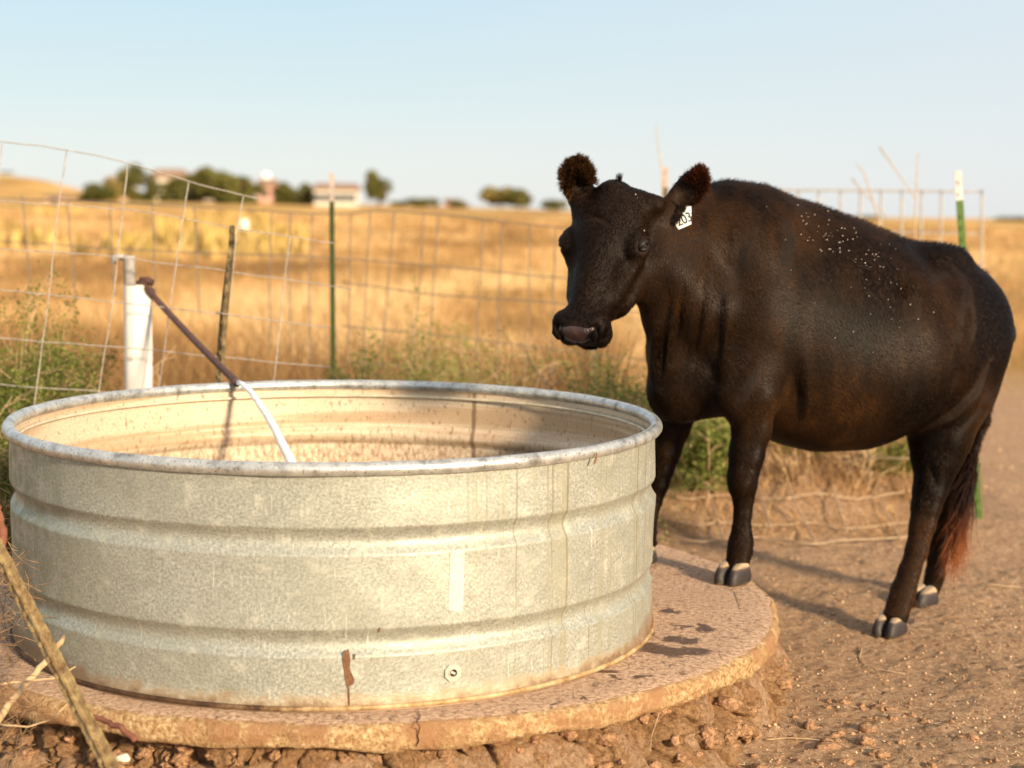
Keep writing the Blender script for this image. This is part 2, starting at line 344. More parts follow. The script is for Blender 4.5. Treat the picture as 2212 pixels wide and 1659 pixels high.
# ------------------------------------------------------------------ terrain
SX, SY, SR, ST = -.4673, 4.8846, 1.3039, .060
GL = -.25
def rise(tn):      # height wanted 220 m out, by direction
    xp = 1106 + tn*F22
    hor = 466 + .0118*(xp-1106)
    want = np.interp(xp, [-400, 0, 170, 400, 800, 1200, 1700, 2600], [428, 433, 432, 437, 444, 456, 470, 480])
    return CZ + (hor-want)/F22*220 - GL
def height(x, y):
    x = np.asarray(x, float); y = np.asarray(y, float)
    r = np.hypot(x-SX, y-SY); ang = np.degrees(np.arctan2(x-SX, -(y-SY)))    # 0 = towards the camera, + = right
    nn = fbm(x*3.1, y*3.1, 0, 3)
    near = 1-ss(7, 12, y)
    cav = ss(12, -35, ang)*(1-ss(60, 110, -ang))*ss(.85, 1.2, r)
    top = -ST-.012 - .09*cav - .03*ss(60, 30, ang)*ss(1.1, 1.3, r)
    rr = r + .05*fbm(x*7, y*7, 3, 3)
    front = ss(118, 98, np.abs(ang))
    wid = .30 - .18*front
    k = ss(1.22, 1.22+wid, rr)
    d1, id1, s1 = cell(x*15+.4*nn, y*15); d2, id2, s2 = cell(x*42, y*42, 3)
    clod = (np.sqrt(np.clip(1-d1*d1*1.3, 0, 1))*id1)
    small = np.sqrt(np.clip(1-d2*d2*1.3, 0, 1))*id2
    wall = k*(1-k)*4
    lump = near*(wall*(.035*clod + .020*fbm(x*20, y*20, 1, 4) - .02) + (.006*clod*(.4+.6*ss(-.2, .5, nn)) + .008*small) + .006*fbm(x*9, y*9, 2, 4) + .008*nn*k)
    z = top*(1-k) + GL*k + lump*ss(1.05, 1.25, r)
    z = z + .21*ss(7.0, 7.9, y+.25*fbm(x*1.3, y*.8, 8, 3))*(1-ss(9, 13, y))*ss(.1, .5, x)*(1-ss(1.95, 2.25, x))
    z = z + ss(8, 30, y)*.10*fbm(x*.15, y*.15, 5, 4)
    far = np.clip((y-35)/185, 0, 1.15)
    tn = np.clip(x/np.maximum(y, 1), -.6, .6)
    z = z + far*rise(tn)
    # golden hill at the far left
    xp = 1106+tn*F22
    z = z + ss(225, 300, y)*(1-ss(360, 500, y))*(5.2*np.exp(-((xp-20)/90.)**2) + 3.6*np.exp(-((xp-140)/45.)**2))
    return z
def axis(lo, hi, st, end_lo, end_hi, g=1.09):
    a = list(np.arange(lo, hi, st)); s = st; p = lo; L = []
    while p > end_lo: s = s*g; p -= s; L.append(p)
    s = st; p = a[-1]; Rr = []
    while p < end_hi: s = s*g; p += s; Rr.append(p)
    return np.array(L[::-1]+a+Rr)
ax = axis(-1.9, 2.35, .0125, -420, 420); ay = axis(3.0, 7.2, .0125, -40, 900)
XX, YY = np.meshgrid(ax, ay, indexing='ij')
ZZ = height(XX, YY)
nx, ny = XX.shape; idx = np.arange(nx*ny).reshape(nx, ny)
Fq = np.stack([idx[:-1, :-1], idx[1:, :-1], idx[1:, 1:], idx[:-1, 1:]], -1).reshape(-1, 4)
gr = fast('ground', np.stack([XX, YY, ZZ], -1), Fq, M_SOIL, smooth=True); tag(gr, kind='structure')
def hz(x, y): return float(height(np.array([x]), np.array([y]))[0])

# crumbling dirt bank that carries the slab
aa = np.linspace(math.radians(-100), math.radians(112), 1150); qq = np.linspace(0, 1, 64); AA, QQ = np.meshgrid(aa, qq, indexing='ij')
ARC = AA*1.3; cvm = ss(math.radians(5), math.radians(-35), AA)
d1, i1, s1 = cell(ARC*13+.5*fbm(ARC*4, QQ*2, 0, 3), QQ*3.4+.4*fbm(ARC*5, QQ*3, 3, 2), 2); d2, i2, s2 = cell(ARC*38, QQ*9, 4); d3, i3, s3 = cell(ARC*90, QQ*22, 6)
dispb = -.022 + .075*i1*np.sqrt(np.clip(1-1.5*d1*d1, 0, 1)) + .026*i2*np.sqrt(np.clip(1-1.4*d2*d2, 0, 1)) + .009*i3*np.sqrt(np.clip(1-d3*d3, 0, 1)) + .014*fbm(ARC*9, QQ*2.4, 7, 4) - .022*ss(.14, .02, s1-d1)
RB = 1.232 - .07*cvm + .045*QQ + .10*QQ**3 + dispb*(.35+.65*np.sin(np.pi*np.clip(QQ*.9+.1, 0, 1))); ZB = -.052 - .03*cvm*(1-QQ) - .245*QQ + .010*fbm(ARC*14, QQ*5, 9, 3)
IB = np.arange(AA.size).reshape(AA.shape)
bank = fast('dirt_bank', np.stack([SX+RB*np.sin(AA), SY-RB*np.cos(AA), ZB], -1), np.stack([IB[:-1, :-1], IB[1:, :-1], IB[1:, 1:], IB[:-1, 1:]], -1).reshape(-1, 4)[:, ::-1], M_BANK, smooth=True); tag(bank, kind='structure')
# ------------------------------------------------------------------ concrete slab
N = 420
th = np.linspace(0, 2*np.pi, N, endpoint=False); cx_, sy_ = np.cos(th), np.sin(th)
jag = .006*fbm(cx_*9, sy_*9, 0, 5) + .004*fbm(cx_*40, sy_*40, 2, 3)
rings = []
Rtop = SR + jag
for f in (0.0, .3, .6, .75, .88, .95): rings.append((f*Rtop, 0*th + (.002*fbm(cx_*f*6, sy_*f*6, 1, 3) if f else 0)))
zt = -.003*np.abs(fbm(cx_*25, sy_*25, 4, 3))
rings.append((Rtop-.016, zt)); rings.append((Rtop-.004, zt-.006))
botj = .010*fbm(cx_*7, sy_*7, 6, 4)
for q in (.2, .4, .6, .8, 1.):
    rings.append((Rtop + .006*fbm(cx_*22, sy_*22, 3+q*4, 4) + .004*np.sin(q*3), -.008-(ST-.008+botj)*q))
rings.append((Rtop*.93, 0*th - ST - .012)); rings.append((Rtop*0.0, 0*th-ST-.012))
V = np.concatenate([np.stack([SX+r*cx_, SY+r*sy_, z], 1) for r, z in rings])
i = np.arange(N); F = np.concatenate([np.stack([k*N+i, k*N+(i+1) % N, (k+1)*N+(i+1) % N, (k+1)*N+i], 1) for k in range(len(rings)-1)])
slab = fast('concrete_slab', V, F, M_CONC, smooth=True); slab.data.materials.append(M_CEDGE)
mi = np.zeros(len(F), np.int32); mi[6*N:12*N] = 1; slab.data.polygons.foreach_set('material_index', mi)
tag(slab, 'round weathered concrete slab with a cracked broken edge under the metal tank', 'concrete slab')
# crack over the rim
cp = [G(903, 1536, .0015), G(908, 1548, .0015), G(900, 1560, .0015), G(906, 1569, .0015)]
def slabpt(px, py):    # on the vertical face
    best = None
    for dd in np.linspace(3.3, 4.2, 400):
        p = PX(px, py, dd)
        e = abs(math.hypot(p.x-SX, p.y-SY)-(SR+.006))
        if best is None or e < best[0]: best = (e, p)
    return best[1]
mb = MB(); mb.tube(cp[:0]+cp+[slabpt(906, 1575), slabpt(902, 1590), slabpt(905, 1600), slabpt(899, 1612)], [.0008, .0011, .0009, .0012, .0016, .0013, .0016, .0012], 6)
mb.build('crack', M_CRACK, slab)
def blob(pts, z, name, mat, parent=None, rough=.06, thick=.0016):
    """thin wet patch, outline given in pixels and laid on height z"""
    c = [G(x, y, z) for x, y in pts]; n = len(c); out = []
    for k in range(n):
        a, b, d, e = c[k-1], c[k], c[(k+1) % n], c[(k+2) % n]
        for q in (0, .12, .25, .37, .5, .62, .75, .87):
            p = .5*((2*b)+(d-a)*q+(2*a-5*b+4*d-e)*q*q+(3*b-a-3*d+e)*q**3)
            p = p + Vector((random.gauss(0, 1), random.gauss(0, 1), 0))*.0028; p.z = z; out.append(p)
    m = len(out); cen = sum(out, Vector())/m
    V = [p*1 for p in out]+[cen+(p-cen)*.92+Vector((0, 0, thick)) for p in out]
    F = [(k, (k+1) % m, m+(k+1) % m, m+k) for k in range(m)]+[tuple(m+k for k in range(m))]
    mbb = MB(); mbb.add(V, F); return mbb.build(name, mat, parent)
# ------------------------------------------------------------------ stock tank
tank = empty('stock_tank', (TX, TY, 0)); tag(tank, 'large round galvanized steel water trough standing on the concrete slab', 'stock tank')
HT = .61
def groove(z, c, hw): 
    q = np.abs(z-c)/hw
    return np.where(q < 1, (1-q*q)**1.25, 0)
zs = np.concatenate([np.linspace(.0, .12, 8), np.linspace(.125, .21, 30), np.linspace(.22, .37, 8), np.linspace(.375, .46, 30), np.linspace(.47, HT-.03, 8)])
NT_ = 480; tt = np.linspace(0, 2*np.pi, NT_+1)          # 0 = towards the camera, + = right
def tankwall(off):
    A, Z = np.meshgrid(tt, zs, indexing='ij')
    a2 = np.where(A > np.pi, A-2*np.pi, A)
    g = .0155*(groove(Z, .168, .034)+groove(Z, .416, .034))
    dent = .004*fbm(a2*3, Z*5, 1, 3)*ss(.0, .2, np.sin(np.pi*np.clip(Z/HT, 0, 1)))
    crump = ss(np.radians(62), np.radians(84), a2)*(1-ss(np.radians(100), np.radians(115), a2))
    dent = dent + crump*.008*noise(a2*32, Z*3, 2)*(groove(Z, .16, .09)+groove(Z, .40, .09)*.8)
    foot = .006*ss(.022, .008, Z)
    R = TR-off-g+dent+foot
    x = TX+R*np.sin(A); y = TY-R*np.cos(A); z = Z + .004*ss(.03, 0, Z)*0
    uv = np.stack([a2*TR, Z], -1).reshape(-1, 2)
    ua = A.copy(); return np.stack([x, y, z], -1).reshape(-1, 3), uv, A
def gridF(a, b, flip=False):
    I = np.arange(a*b).reshape(a, b); F = np.stack([I[:-1, :-1], I[1:, :-1], I[1:, 1:], I[:-1, 1:]], -1).reshape(-1, 4)
    return F[:, ::-1] if flip else F
Vw, uvw, _ = tankwall(0); wall = fast('tank_wall', Vw, gridF(NT_+1, len(zs)), M_GALV, tank, True, uv=uvw)
Vi, uvi, A_ = tankwall(.004)
uvi[:, 0] = (np.pi-np.abs(np.pi-A_.ravel()))*TR*np.sign(np.pi-A_.ravel()+1e-9)
uvi[:, 0] = (np.pi-A_.ravel())*TR
inn = fast('inner_wall', Vi, gridF(NT_+1, len(zs), True), M_GALVI, tank, True, uv=uvi)
def ringtube(R, z, r, name, mat, n=14, wob=0., sq=1.):
    m = 360; a = np.linspace(0, 2*np.pi, m, endpoint=False); b = np.linspace(0, 2*np.pi, n, endpoint=False)
    A, B = np.meshgrid(a, b, indexing='ij'); rr = r*(1+wob*noise(A*12, B*0, 1))
    Rr = R+rr*np.cos(B)+ .0015*noise(A*4, B*0, 3)
    V = np.stack([TX+Rr*np.sin(A), TY-Rr*np.cos(A), z+rr*np.sin(B)*sq], -1).reshape(-1, 3)
    I = np.arange(m*n).reshape(m, n); F = np.stack([I, np.roll(I, -1, 0), np.roll(np.roll(I, -1, 0), -1, 1), np.roll(I, -1, 1)], -1).reshape(-1, 4)
    return fast(name, V, F, mat, tank, True)
ringtube(TR+.001, HT-.0175, .0175, 'rolled_rim', M_RIM, 16, .05)
t = NT('rusty_lip_painted_shade', .7, .2, .3); v = t.co(); sxl = t.n('ShaderNodeSeparateXYZ'); t.l(v, sxl.inputs[0]); nl = t.noise(v, 22, 5, .7)
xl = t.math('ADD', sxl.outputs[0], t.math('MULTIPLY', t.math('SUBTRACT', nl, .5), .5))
t.col(t.mix(t.mask(xl, -.75, -.35), t.ramp(nl, [(.35, (.045, .024, .014)), (.65, (.12, .065, .035))]), t.ramp(nl, [(.35, (.22, .11, .045)), (.5, (.40, .27, .13)), (.65, (.56, .42, .25))])))  # left part of the lip painted dark for the shadow gap under the tank
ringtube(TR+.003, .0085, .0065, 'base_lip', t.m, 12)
ringtube(TR-.016, HT-.055, .005, 'inner_bead', M_GALVI and simple('pale_bead', (.60, .52, .38), .6, .2, .2, 30), 8)
# bolts of dirt and the splice on the rear rim
# bottom disc and water
def disc(z, R, name, mat, parent):
    m = 96; mb = MB(); mb.add([(TX+R*math.cos(k*2*math.pi/m), TY+R*math.sin(k*2*math.pi/m), z) for k in range(m)], [tuple(range(m))]); return mb.build(name, mat, parent)
disc(.012, TR-.006, 'tank_floor', M_GALVI, tank)
wt = disc(.235, TR-.022, 'water', M_WATER, None); tag(wt, kind='structure')
# helper: point on tank wall seen at a pixel
def wallpt(px, py, off=.002):
    lo, hi = 3.3, TY
    for dd in np.linspace(3.3, 4.7, 1400):
        p = PX(px, py, dd)
        if math.hypot(p.x-TX, p.y-TY) < TR+off: return p
    return PX(px, py, 4.6)
def wallpatch(outline, name, mat, off=.0025):
    """thin patch wrapped on the wall from a pixel outline, ear-free fan by rows"""
    ys = [p[1] for p in outline]; rows = []
    n = max(3, int((max(ys)-min(ys))/7))
    for k in range(n+1):
        y = min(ys)+(max(ys)-min(ys))*k/n; y = min(max(y, min(ys)+.2), max(ys)-.2); xs = []
        for a, b in zip(outline, outline[1:]+outline[:1]):
            if (a[1]-y)*(b[1]-y) <= 0 and a[1] != b[1]: xs.append(a[0]+(b[0]-a[0])*(y-a[1])/(b[1]-a[1]))
        rows.append((min(xs), max(xs), y))
    mb = MB(); V = []; F = []; m = 6
    for x0, x1, y in rows:
        for q in range(m): V.append(wallpt(x0+(x1-x0)*q/(m-1), y, off))
    for k in range(n):
        for q in range(m-1): F.append((k*m+q, (k+1)*m+q, (k+1)*m+q+1, k*m+q+1))
    mb.add(V, F); o = mb.build(name, mat, tank); md = o.modifiers.new('thick', 'SOLIDIFY'); md.thickness = .0012; md.offset = 1; return o
wallpatch([(973, 1190), (1003, 1190), (999, 1324), (969, 1322)], 'sticker_strip', M_PATCH)
wallpatch([(742, 1404), (753, 1402), (757, 1425), (755, 1445), (762, 1458), (766, 1472), (760, 1484), (754, 1478), (750, 1485), (745, 1465), (742, 1440), (740, 1425)], 'mud_splat', M_MUD)
wallpatch([(764, 1412), (768, 1412), (766, 1424), (763, 1424)], 'mud_splat', M_MUD)
wallpatch([(752, 1484), (755, 1484), (756, 1528), (753, 1528)], 'mud_drip', M_MUD)
wallpatch([(818, 1356), (822, 1356), (821, 1366), (817, 1364)], 'mud_fleck', M_MUD)
wallpatch([(1287, 975), (1290, 985), (1287, 998), (1282, 1005), (1281, 1000), (1286, 992)], 'rust_scratch', M_MUD, .024)
# drain plug
dc = wallpt(977, 1452, 0); an = math.atan2(dc.x-TX, -(dc.y-TY)); nv = Vector((math.sin(an), -math.cos(an), 0)); tv = Vector((math.cos(an), math.sin(an), 0)); zv = Vector((0, 0, 1))
def prism(c, r0, r1, d0, d1, n, rot=0.):
    V = []
    for r, d in ((r0, d0), (r1, d1)):
        V += [c+nv*d+r*(math.cos(rot+2*math.pi*k/n)*tv+math.sin(rot+2*math.pi*k/n)*zv) for k in range(n)]
    return V, [(k, (k+1) % n, n+(k+1) % n, n+k) for k in range(n)]
def annulus(c, ro, ri, d0, d1, n, name, mat, par):
    V = []
    for r, d in ((ro, d0), (ro-.0008, d1), (ri, d1), (ri, d0)):
        V += [c+nv*d+r*(math.cos(.39+2*math.pi*k/n)*tv+math.sin(.39+2*math.pi*k/n)*zv) for k in range(n)]
    mb = MB(); mb.add(V, [(j*n+k, j*n+(k+1) % n, (j+1)*n+(k+1) % n, (j+1)*n+k) for j in range(3) for k in range(n)]); return mb.build(name, mat, par)
M_DR = simple('drain_metal', (.50, .50, .42), .45, .4, .15, 60)
dr = annulus(dc, .0235, .0125, -.002, .0065, 8, 'drain_fitting', M_DR, tank)
annulus(dc, .0125, .0095, .001, .0085, 20, 'drain_ring', M_DR, dr)
mb = MB(); V, F = prism(dc, .0098, .0098, .0015, .002, 20); mb.add(V, F+[tuple(range(20, 40))]); mb.build('plug_recess', M_CRACK, dr)
mb = MB(); Mx = Matrix((tv, nv, zv)).transposed() @ Matrix.Rotation(.5, 3, 'Y'); mb.box(dc+nv*.004, .013, .005, .006, Mx); mb.build('drain_plug', M_DR, dr)

# ------------------------------------------------------------------ water pipe and jet
well = empty('well_pipe', G(297, 880, GL)); base = PX(297, 880, 6.2)
tag(well, 'white plastic standpipe with a cut top behind the left fence', 'standpipe')
bp = PX(297, 617, 6.2); r = .055
mb = MB(); n = 28; V = []
zb = hz(bp.x, bp.y)-.02
for k in range(n):
    a = 2*math.pi*k/n; V.append((bp.x+r*math.cos(a), bp.y+r*math.sin(a), zb))
for k in range(n):
    a = 2*math.pi*k/n; V.append((bp.x+r*math.cos(a), bp.y+r*math.sin(a), bp.z-max(0, math.cos(a)-.25)*.075))
for k in range(n):
    a = 2*math.pi*k/n; V.append((bp.x+.046*math.cos(a), bp.y+.046*math.sin(a), bp.z-max(0, math.cos(a)-.25)*.075))
for k in range(n):
    a = 2*math.pi*k/n; V.append((bp.x+.046*math.cos(a), bp.y+.046*math.sin(a), zb))
F = [(j*n+k, j*n+(k+1) % n, (j+1)*n+(k+1) % n, (j+1)*n+k) for j in range(3) for k in range(n)]
mb.add(V, F); o = mb.build('pipe_casing', M_PVC, well, True); o.data.set_sharp_from_angle(angle=.6)
pt = PX(279, 552, 6.2); pb = PX(281, 632, 6.2)
mb = MB(); mb.tube([(pb.x, pb.y, pb.z), (pt.x, pt.y, pt.z-.012), (pt.x, pt.y, pt.z-.003), (pt.x, pt.y, pt.z)], [.023, .023, .026, .02], 14); mb.build('grey_stub_pipe', M_PVCG, well, True)
mb = MB(); e0 = PX(270, 556, 6.24); mb.tube([e0, e0+Vector((-.035, 0, .002)), e0+Vector((-.05, 0, -.02))], .013, 10); mb.build('pipe_hook', M_PVCG, well, True)
feed = empty('water_feed_pipe', PX(306, 614, 6.22)); tag(feed, 'rusty brown pipe sloping down from the standpipe to the tank rim', 'pipe')
pp = [PX(296, 622, 6.28), PX(299, 611, 6.28), PX(308, 613, 6.27), PX(332, 641, 6.22), PX(370, 682, 6.02), PX(420, 735, 5.80), PX(470, 786, 5.62), PX(500, 815, 5.48), PX(512, 827, 5.42)]
mb = MB(); mb.tube(pp, .0125, 12); mb.build('pipe', M_RUSTP, feed, True)
mb = MB(); mb.tube([PX(302, 606, 6.28), PX(320, 607, 6.28), PX(331, 612, 6.28)], [.015, .018, .014], 10); mb.tube([PX(322, 624, 6.27), PX(333, 630, 6.27)], .011, 8); mb.build('pipe_elbow', M_RUSTP, feed, True)
mb = MB(); mb.tube([PX(503, 818, 5.47), PX(513, 828, 5.415)], .0145, 12); mb.build('pipe_collar', M_RUSTP, feed, True)
jp = []; jr = []
j0 = PX(513, 828, 5.4); jz = .235
for k in range(26):
    q = k/25; xx = 515+(632-515)*(q**.80); yy = 826+(1006-826)*(q**1.16); dd = 5.405-.40*q
    p = PX(xx, yy, dd); jp.append(p+Vector((random.gauss(0, .001), 0, 0))); jr.append(.0095+.0065*q+random.uniform(-.0008, .0008))
last = jp[-1]; dirn = (jp[-1]-jp[-3]).normalized()
while jp[-1].z > jz-.01: jp.append(jp[-1]+Vector((dirn.x*.4, dirn.y*.4, dirn.z))*.02); jr.append(.0155)
mb = MB(); mb.tube(jp, jr, 14); jet = mb.build('water_jet', M_JET, None, True); tag(jet, 'white stream of water pouring from the brown pipe into the tank', 'water stream')

# ------------------------------------------------------------------ posts
def tpost(name, top, bot, wd, mats, label, group=None, tip=.13):
    """steel T section post with studs; top part painted"""
    top = Vector(top); bot = Vector(bot); ax_ = (top-bot).normalized(); L = (top-bot).length
    r = Vector((1, 0, 0)); r = (r-ax_*r.dot(ax_)).normalized(); f = ax_.cross(r)
    o = empty(name, bot); tag(o, label, 'fence post', group)
    def seg(a, b, nm, mt):
        mb = MB(); M = Matrix((r, f, ax_)).transposed()
        c = bot+ax_*(a+b)/2
        mb.box(c, wd, .005, b-a, M); mb.box(c+f*.0145, .005, .024, b-a, M)
        for k in range(int((b-a)/.055)):
            mb.box(bot+ax_*(a+.03+k*.055)-f*.005, .009, .006, .018, M)
        mb.build(nm, mt, o)
    seg(-.15, L-tip, 'post_shaft', mats[0])
    if tip: seg(L-tip+.0005, L, 'painted_tip', mats[1])
    return o
gp = 'steel fence posts'
def gz(x, y, d):      # ground under pixel column x at distance d
    p = PX(x, y, d); return Vector((p.x, p.y, hz(p.x, p.y)))
def ptop(x, y, d): return PX(x, y, d)
tpost('fence_post', ptop(716, 374, 8.3), gz(722, 900, 8.3), .027, (M_TGD, M_TWD), 'upright green fence post with pale tip standing behind the middle of the tank', gp, .15)
tpost('fence_post', ptop(2069, 369, 7.45), G(2115, 1126, GL), .034, (M_TG, M_TW), 'leaning green fence post with a white top behind the cow\'s rump', gp, .14)
tpost('fence_post', ptop(1438, 360, 9.2), gz(1436, 900, 9.2), .03, (M_TRUST, M_TWD), 'fence post with only its tip showing above the cow\'s neck', gp, .12)
tpost('fence_post', PX(1283, 690, 8.0), gz(1287, 900, 8.0), .04, (M_TRUST, M_TRUST), 'short dark fence post seen under the cow\'s muzzle', gp, 0)
def twisted(name, pts, d, wd, label):
    P = [PX(x, y, dd) for (x, y), dd in zip(pts, d)]
    o = empty(name, P[-1]); tag(o, label, 'fence post', gp)
    mb = MB(); n = len(P); V = []
    for k, p in enumerate(P):
        a = -.9+1.5*k/(n-1); r = Vector((math.cos(a), math.sin(a), 0)); f = Vector((-math.sin(a), math.cos(a), 0))
        w2 = wd/2*(.55 if k == 0 else 1)
        V += [p-r*w2, p-r*.3*w2-f*.004, p-f*.014, p+r*.3*w2-f*.004, p+r*w2, p+r*w2*.9+f*.004, p-r*w2*.9+f*.004]
    F = [(i*7+k, i*7+(k+1) % 7, (i+1)*7+(k+1) % 7, (i+1)*7+k) for i in range(n-1) for k in range(7)]+[tuple(range(7))]
    mb.add(V, F)
    for q in range(14):
        t_ = (q+.5)/14*(n-1); k = int(t_); p = P[k].lerp(P[k+1], t_-k); mb.box(p+Vector((0, -.014, 0)), .008, .006, .014)
    mb.build('post_shaft', M_TRUST, o)
    mb = MB(); c = PX(481, 676, 5.80); mb.tube([c+Vector((math.cos(a)*.022, math.sin(a)*.018, .004*math.sin(2*a))) for a in np.linspace(0, 2*math.pi, 14)], .002, 6)
    mb.build('wire_tie', M_WIRE, o); return o
twisted('fence_post', [(503, 487), (500, 530), (495, 580), (489, 630), (484, 680), (479, 740), (476, 790), (473, 830), (468, 900)], [5.8]*9, .032, 'thin bent rusty fence post just behind the tank beside the water pipe')
# leaning post in the near left corner
P0, P1 = PX(-60, 1080, 4.0), PX(262, 1700, 3.33)
lp = empty('leaning_post', P1); tag(lp, 'long weathered ridged metal post leaning across the lower left corner of the slab', 'metal post')
axl = (P0-P1).normalized(); rr_ = Fv.cross(axl).normalized(); ff = rr_.cross(axl)
if ff.dot(Fv) > 0: ff = -ff
L = (P0-P1).length; mb = MB(); prof = [(-.0195, 0), (-.0185, .005), (-.005, .0055), (-.003, .013), (.003, .013), (.005, .0055), (.0185, .005), (.0195, 0)]
n = 60; V = []
for k in range(n+1):
    p = P1+axl*(L*k/n)
    for a, b in prof:
        jx = .0012*random.uniform(-1, 1); V.append(p+rr_*(a+jx)+ff*(b+.0012*random.uniform(-1, 1)))
m = len(prof); F = [(i*m+k, i*m+(k+1) % m, (i+1)*m+(k+1) % m, (i+1)*m+k) for i in range(n) for k in range(m)]+[tuple(range(m)), tuple(range(n*m+m-1, n*m-1, -1))]
mb.add(V, F); Mx = Matrix((rr_, ff, axl)).transposed()
for k in range(26): mb.box(P1+axl*(.03+k*.055)+ff*.008-rr_*.010, .008, .010, .013, Mx)
mb.build('post_shaft', M_LEAN, lp)

# ------------------------------------------------------------------ fences
def wirefence(name, hw, vw, depth, rad, mat, label, wob=.003):
    """hw, vw: lists of pixel polylines with a distance function of the pixel"""
    pts = [PX(*p, depth(*p)) for p in hw[-1]]
    o = empty(name, pts[0]); tag(o, label, 'wire fence')
    def smooth(poly):
        P = [PX(x, y, depth(x, y)) for x, y in poly]; out = []
        for k in range(len(P)-1):
            a, b, c, d_ = P[max(k-1, 0)], P[k], P[k+1], P[min(k+2, len(P)-1)]
            for q in (0, .2, .4, .6, .8):
                out.append(.5*((2*b)+(c-a)*q+(2*a-5*b+4*c-d_)*q*q+(3*b-a-3*c+d_)*q**3)+Vector((0, random.gauss(0, wob), random.gauss(0, wob*.4))))
        return out+[P[-1]]
    for kk, (grp, nm) in enumerate(((hw, 'line_wire'), (vw, 'stay_wire'))):
        for g in grp:
            mb = MB(); mb.tube([p+Vector((0, -rad*1.6*kk, 0)) for p in smooth(g)], rad, 6); mb.build(nm, mat, o, True)
    return o
dA = lambda x, y: 6.02 + .00035*(x-200)
hA = [[(-60, 298), (0, 305), (150, 325), (300, 358), (430, 398), (560, 430)], [(-60, 432), (0, 435), (200, 447), (330, 460), (490, 490), (720, 525)],
      [(-60, 534), (0, 538), (200, 550), (370, 570), (600, 600), (760, 625)], [(-60, 618), (0, 625), (100, 636), (250, 652), (480, 679), (715, 708)],
      [(-60, 725), (0, 730), (250, 750), (480, 772), (715, 793)], [(-60, 826), (0, 831), (250, 849), (480, 868), (715, 885)], [(-60, 925), (0, 930), (250, 945), (480, 958)], [(-60, 1020), (0, 1025), (250, 1035)]]
vA = [[(-55, 980), (-35, 735), (-10, 480), (5, 310)], [(60, 1035), (75, 878), (93, 735), (107, 636), (123, 473), (145, 326)], [(195, 1035), (214, 842), (244, 652), (254, 556), (270, 420), (277, 352)],
      [(325, 960), (345, 834), (367, 667), (391, 505), (408, 393)], [(455, 960), (468, 822), (492, 675), (512, 505), (526, 424)], [(585, 880), (597, 782), (615, 600), (628, 510)]]
wirefence('wire_fence', hA, vA, dA, .0024, M_WIRE, 'sagging pale welded wire fence around the white standpipe on the left')
dB = lambda x, y: 9.0
hB = [[(-80, 425), (340, 442), (700, 462), (870, 457), (1210, 492), (1500, 520)], [(-80, 515), (300, 540), (760, 560), (1210, 600), (1500, 625)], [(740, 610), (960, 638), (1210, 655), (1500, 690)],
      [(740, 705), (960, 725), (1250, 762), (1500, 790)], [(740, 780), (960, 800), (1250, 830)]]
vB = [[(48, 421), (58, 520), (71, 660)], [(147, 432), (155, 540), (165, 650)], [(238, 440), (243, 560), (250, 640)], [(329, 440), (333, 540), (337, 640)], [(420, 446), (426, 560), (431, 680)],
      [(587, 455), (583, 600), (585, 760)], [(628, 458), (625, 600), (630, 760)], [(675, 460), (668, 640), (672, 800)], [(758, 460), (755, 640), (750, 800)], [(800, 458), (790, 640), (785, 810)], [(852, 458), (838, 620), (820, 810)],
      [(915, 463), (905, 640), (880, 810)], [(948, 465), (935, 640), (925, 820)], [(1045, 475), (1035, 640), (1025, 825)], [(1085, 480), (1078, 640), (1072, 825)], [(1145, 486), (1142, 640), (1135, 825)], [(1200, 492), (1195, 660), (1190, 830)]]
wirefence('wire_fence', hB, vB, dB, .0042, M_WIREDK, 'thin dark wire fence crossing behind the tank in front of the dry field')
dC = lambda x, y: 11.5
hC = [[(1620, 410), (1760, 411), (1900, 412), (2120, 414)], [(1640, 500), (1900, 502), (2118, 505)], [(1900, 600), (2118, 603)]]
vC = [[(x, 411), (x-2, 560), (x-3, 700)] for x in (1680, 1724, 1768, 1815, 1858, 1903, 1948, 1990, 2033, 2076, 2121)]
wirefence('wire_fence', hC, vC, dC, .0085, M_WIRE, 'grey square mesh wire panel standing up against the sky beyond the cow\'s back', 0)
def dD(x, y):
    for d in np.arange(6.2, 9.5, .03):
        p = PX(x, y, d)
        if p.z < hz(p.x, p.y)+.015: return float(d)-.05
    return 7.6
hD = [[(1380, 960), (1500, 975), (1700, 985), (1950, 990), (2100, 985)], [(1420, 1052), (1480, 1078), (1560, 1070), (1680, 1078), (1760, 1066), (1850, 1078), (1960, 1062), (2108, 1060)],
      [(1420, 1120), (1500, 1135), (1560, 1128), (1660, 1135), (1760, 1130), (1830, 1142), (1960, 1128), (2110, 1110)], [(1440, 1158), (1520, 1170), (1640, 1160), (1740, 1175), (1820, 1168), (1960, 1160)]]
vD = [[(1500, 940), (1508, 1010), (1540, 1090), (1560, 1160)], [(1690, 940), (1700, 1040), (1740, 1130), (1760, 1170)], [(1780, 960), (1800, 1060), (1830, 1150)], [(1890, 980), (1900, 1060), (1925, 1130), (1945, 1165)], [(1600, 950), (1640, 1060), (1665, 1140)]]
wirefence('wire_fence', hD, vD, dD, .0046, M_WIREL, 'bent slack wire mesh lying low over the dirt behind the cow\'s legs', .004)

